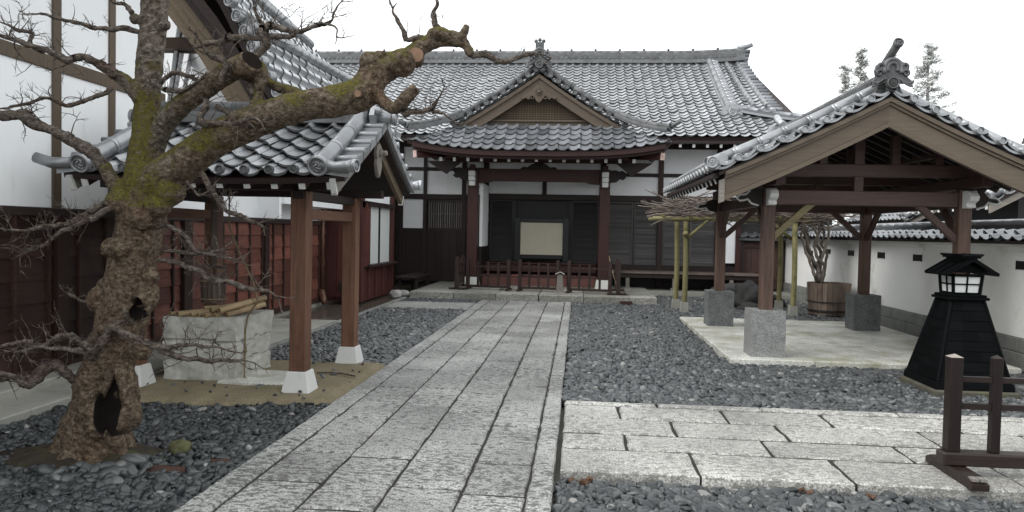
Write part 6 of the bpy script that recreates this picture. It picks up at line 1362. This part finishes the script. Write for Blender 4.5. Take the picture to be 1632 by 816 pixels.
g.box(4.52, 5.74, 21.36, 21.40, 1.30, 1.40); g.box(4.52, 5.74, 21.36, 21.40, .35, .44); g.build('gate_boards', mat('gate_board', (.065, .036, .030), .6, .3, 4, V_, tint=.3, bump=.2), gt)
g = MB(); g.box(4.50, 4.60, 21.3, 21.39, .1, 1.55); g.box(5.60, 5.70, 21.3, 21.39, .1, 1.55); build_each(g, 'gate_post', dark_v, gt)
def gate_cop(a, b): return np.stack([a, 21.15+.35*b/.4, 1.58+.14*b/.4], 1)
tiles('gate_coping', gate_cop, 4.45, 5.72, 0, .4, .24, .2, tile, gt); g = MB(); g.box(4.45, 5.72, 21.2, 21.75, 1.50, 1.57); roll(g, [(4.45, 21.5, 1.76), (5.72, 21.5, 1.76)], .06); g.build('gate_coping_deck', tile_dark, gt)

# ------------------------------------------------------------------ beyond the wall
def far_house(label, xe, ez, y0, y1, hw, slope):
    """ridge runs away from us; xe, ez is the foot of the near left eave"""
    xm = xe+hw; rz = ez+.14+hw*slope; h = thing('tiled_house', label, 'house', (xm, (y0+y1)/2, 0)); L_ = hw*math.hypot(1, slope)
    g = MB(); g.box(xe+.7, xe+2*hw-.7, y0+.45, y1-.45, 0, ez+.30); g.prism([(xe+.72, y0+.55, ez+.3), (xe+2*hw-.72, y0+.55, ez+.3), (xm, y0+.55, rz-.25)], (0, y1-y0-1.1, 0)); g.build('dark_wall', dark_panel, h)
    for sg_ in (-1, 1):
        def S(a, b, sg_=sg_): t = b/L_; return np.stack([xm+sg_*hw*(1-t), a, ez+.14+hw*slope*t], 1)
        tiles('roof_tiles', S, y0, y1, 0, L_, .27, .26, tile_pale, h); g = MB(); deck(g, S, y0+.04, y1-.04, .03, L_, 4, 3, -.03, -.10); g.build('roof_deck', dark_y, h)
        g = MB(); n = int((y1-y0-.4)/.3)
        for k in range(n+1): y = y0+.25+.3*k; g.box(xm+sg_*(hw-.05)-.01, xm+sg_*(hw-.05)+.01, y-.035, y+.035, ez-.02, ez+.05)
        g.build('rafter_ends', white_paint, h)
        g = MB(); P = [Vector(S(np.array([y0-.0]), np.array([b]))[0])+Vector((0, .1, .09)) for b in np.linspace(0, L_, 6)]; roll(g, P, .07); P = [p+Vector((0, .22, .0)) for p in P]; roll(g, P, .07); g.build('verge_roll', tile_pale, h)
        g = MB(); T_ = [Vector(S(np.array([y0]), np.array([b]))[0])+Vector((0, .06, -.04)) for b in np.linspace(.02, L_, 6)]; g.strip(T_, [p-Vector((0, 0, .20)) for p in T_], (0, .06, 0)); g.build('bargeboard', grey_wood, h)
        g = MB(); T_ = [p+Vector((0, -.055, .055)) for p in T_]; rake_tiles(g, T_, (0, -1, 0), .27, .05, .12); g.build('verge_tile_ends', tile_pale, h)
    g = MB(); ridge(g, [(xm, y0+.1, rz), (xm, y1-.1, rz)], .4, 3, .07, .09); g.build('roof_ridge', tile_dark, h)
    g = MB(); g.box(xe+1.2, xe+1.32, y0+.43, y0+.449, ez-.05, ez+.08); g.box(xe+.75, xe+2*hw-.75, y0+.435, y0+.449, ez-.5, ez-.38); g.build('white_bracket', white_paint, h)
far_house('dark walled house with pale tiled gable roof behind the boundary wall at the right edge', 7.3, 2.20, 14.0, 17.6, 2.6, .55)
far_house('farther dark house whose tiled roof corner shows over the wall under the pavilion beam', 8.35, 1.98, 20.0, 24.5, 2.6, .58)
def conifer(label, x, y, h, r, seed, dens=1.0):
    rs = random.Random(seed); t = thing('conifer_tree', label, 'tree', (x, y, 0), 'conifers behind the hall and pavilion')
    g = MB(); g.tube([(x, y, 0), (x+.05, y, h*.5), (x, y, h*.98)], [h*.016+.06, h*.011+.03, .02], 7); 
    tips = []
    nb = int(h*4.2*dens)
    for k in range(nb):
        z = h*(.22+.77*k/nb); a = rs.random()*6.28; ln_ = r*(1.05-(z/h-.2)/.85)*(.55+.6*rs.random()); ln_ = max(.25, ln_)
        d = Vector((math.cos(a), math.sin(a), .15)); P = [Vector((x, y, z))+d*ln_*q+Vector((0, 0, -.25*ln_*q*q+.3*ln_*q**3)) for q in (0, .35, .7, 1)]
        g.tube(P, [.035, .025, .016, .008], 4); tips += [(P[i]+(P[i+1]-P[i])*rs.random(), ln_) for i in (0, 1, 1, 2, 2, 2) for _ in range(2)]
    g.build('trunk', trunk_m, t)
    g = MB()
    for p, ln_ in tips:
        for q in range(7):
            c_ = p+Vector((rs.gauss(0, .16), rs.gauss(0, .16), rs.gauss(0, .10))); d = Vector((rs.gauss(0, 1), rs.gauss(0, 1), rs.gauss(.2, .6))).normalized(); l = d.orthogonal().normalized(); s_ = rs.uniform(.09, .2)
            g._add([c_-d*s_, c_+l*s_*.28, c_+d*s_, c_-l*s_*.28], [(0, 1, 2, 3)], 0, rs.random())
    g.build('crown', hazed_needle_m, t)
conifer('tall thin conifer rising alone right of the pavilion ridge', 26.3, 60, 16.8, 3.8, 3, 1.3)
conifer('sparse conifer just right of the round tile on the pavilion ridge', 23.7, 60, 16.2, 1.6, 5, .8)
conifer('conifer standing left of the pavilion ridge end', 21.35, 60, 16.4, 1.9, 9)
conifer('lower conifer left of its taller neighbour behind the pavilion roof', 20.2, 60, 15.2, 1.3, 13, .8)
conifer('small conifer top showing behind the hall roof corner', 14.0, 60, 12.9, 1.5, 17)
g = MB(); n = 60; v = []; f = []
for i in range(n+1):
    x = -60+220*i/n; hgt = 9+5*noise.noise(Vector((x*.03, 0, 2)))
    for k in range(9): t = k/8; v.append((x, 190+70*t, -1+hgt*math.sin(PI*t*.5)+1.2*noise.noise(Vector((x*.3, t*9, 5)))))
for i in range(n):
    for k in range(8): a = i*9+k; f.append((a, a+9, a+10, a+1))
g._add(v, f, 0, .5, True); struct(g.build('hill', hill_m))
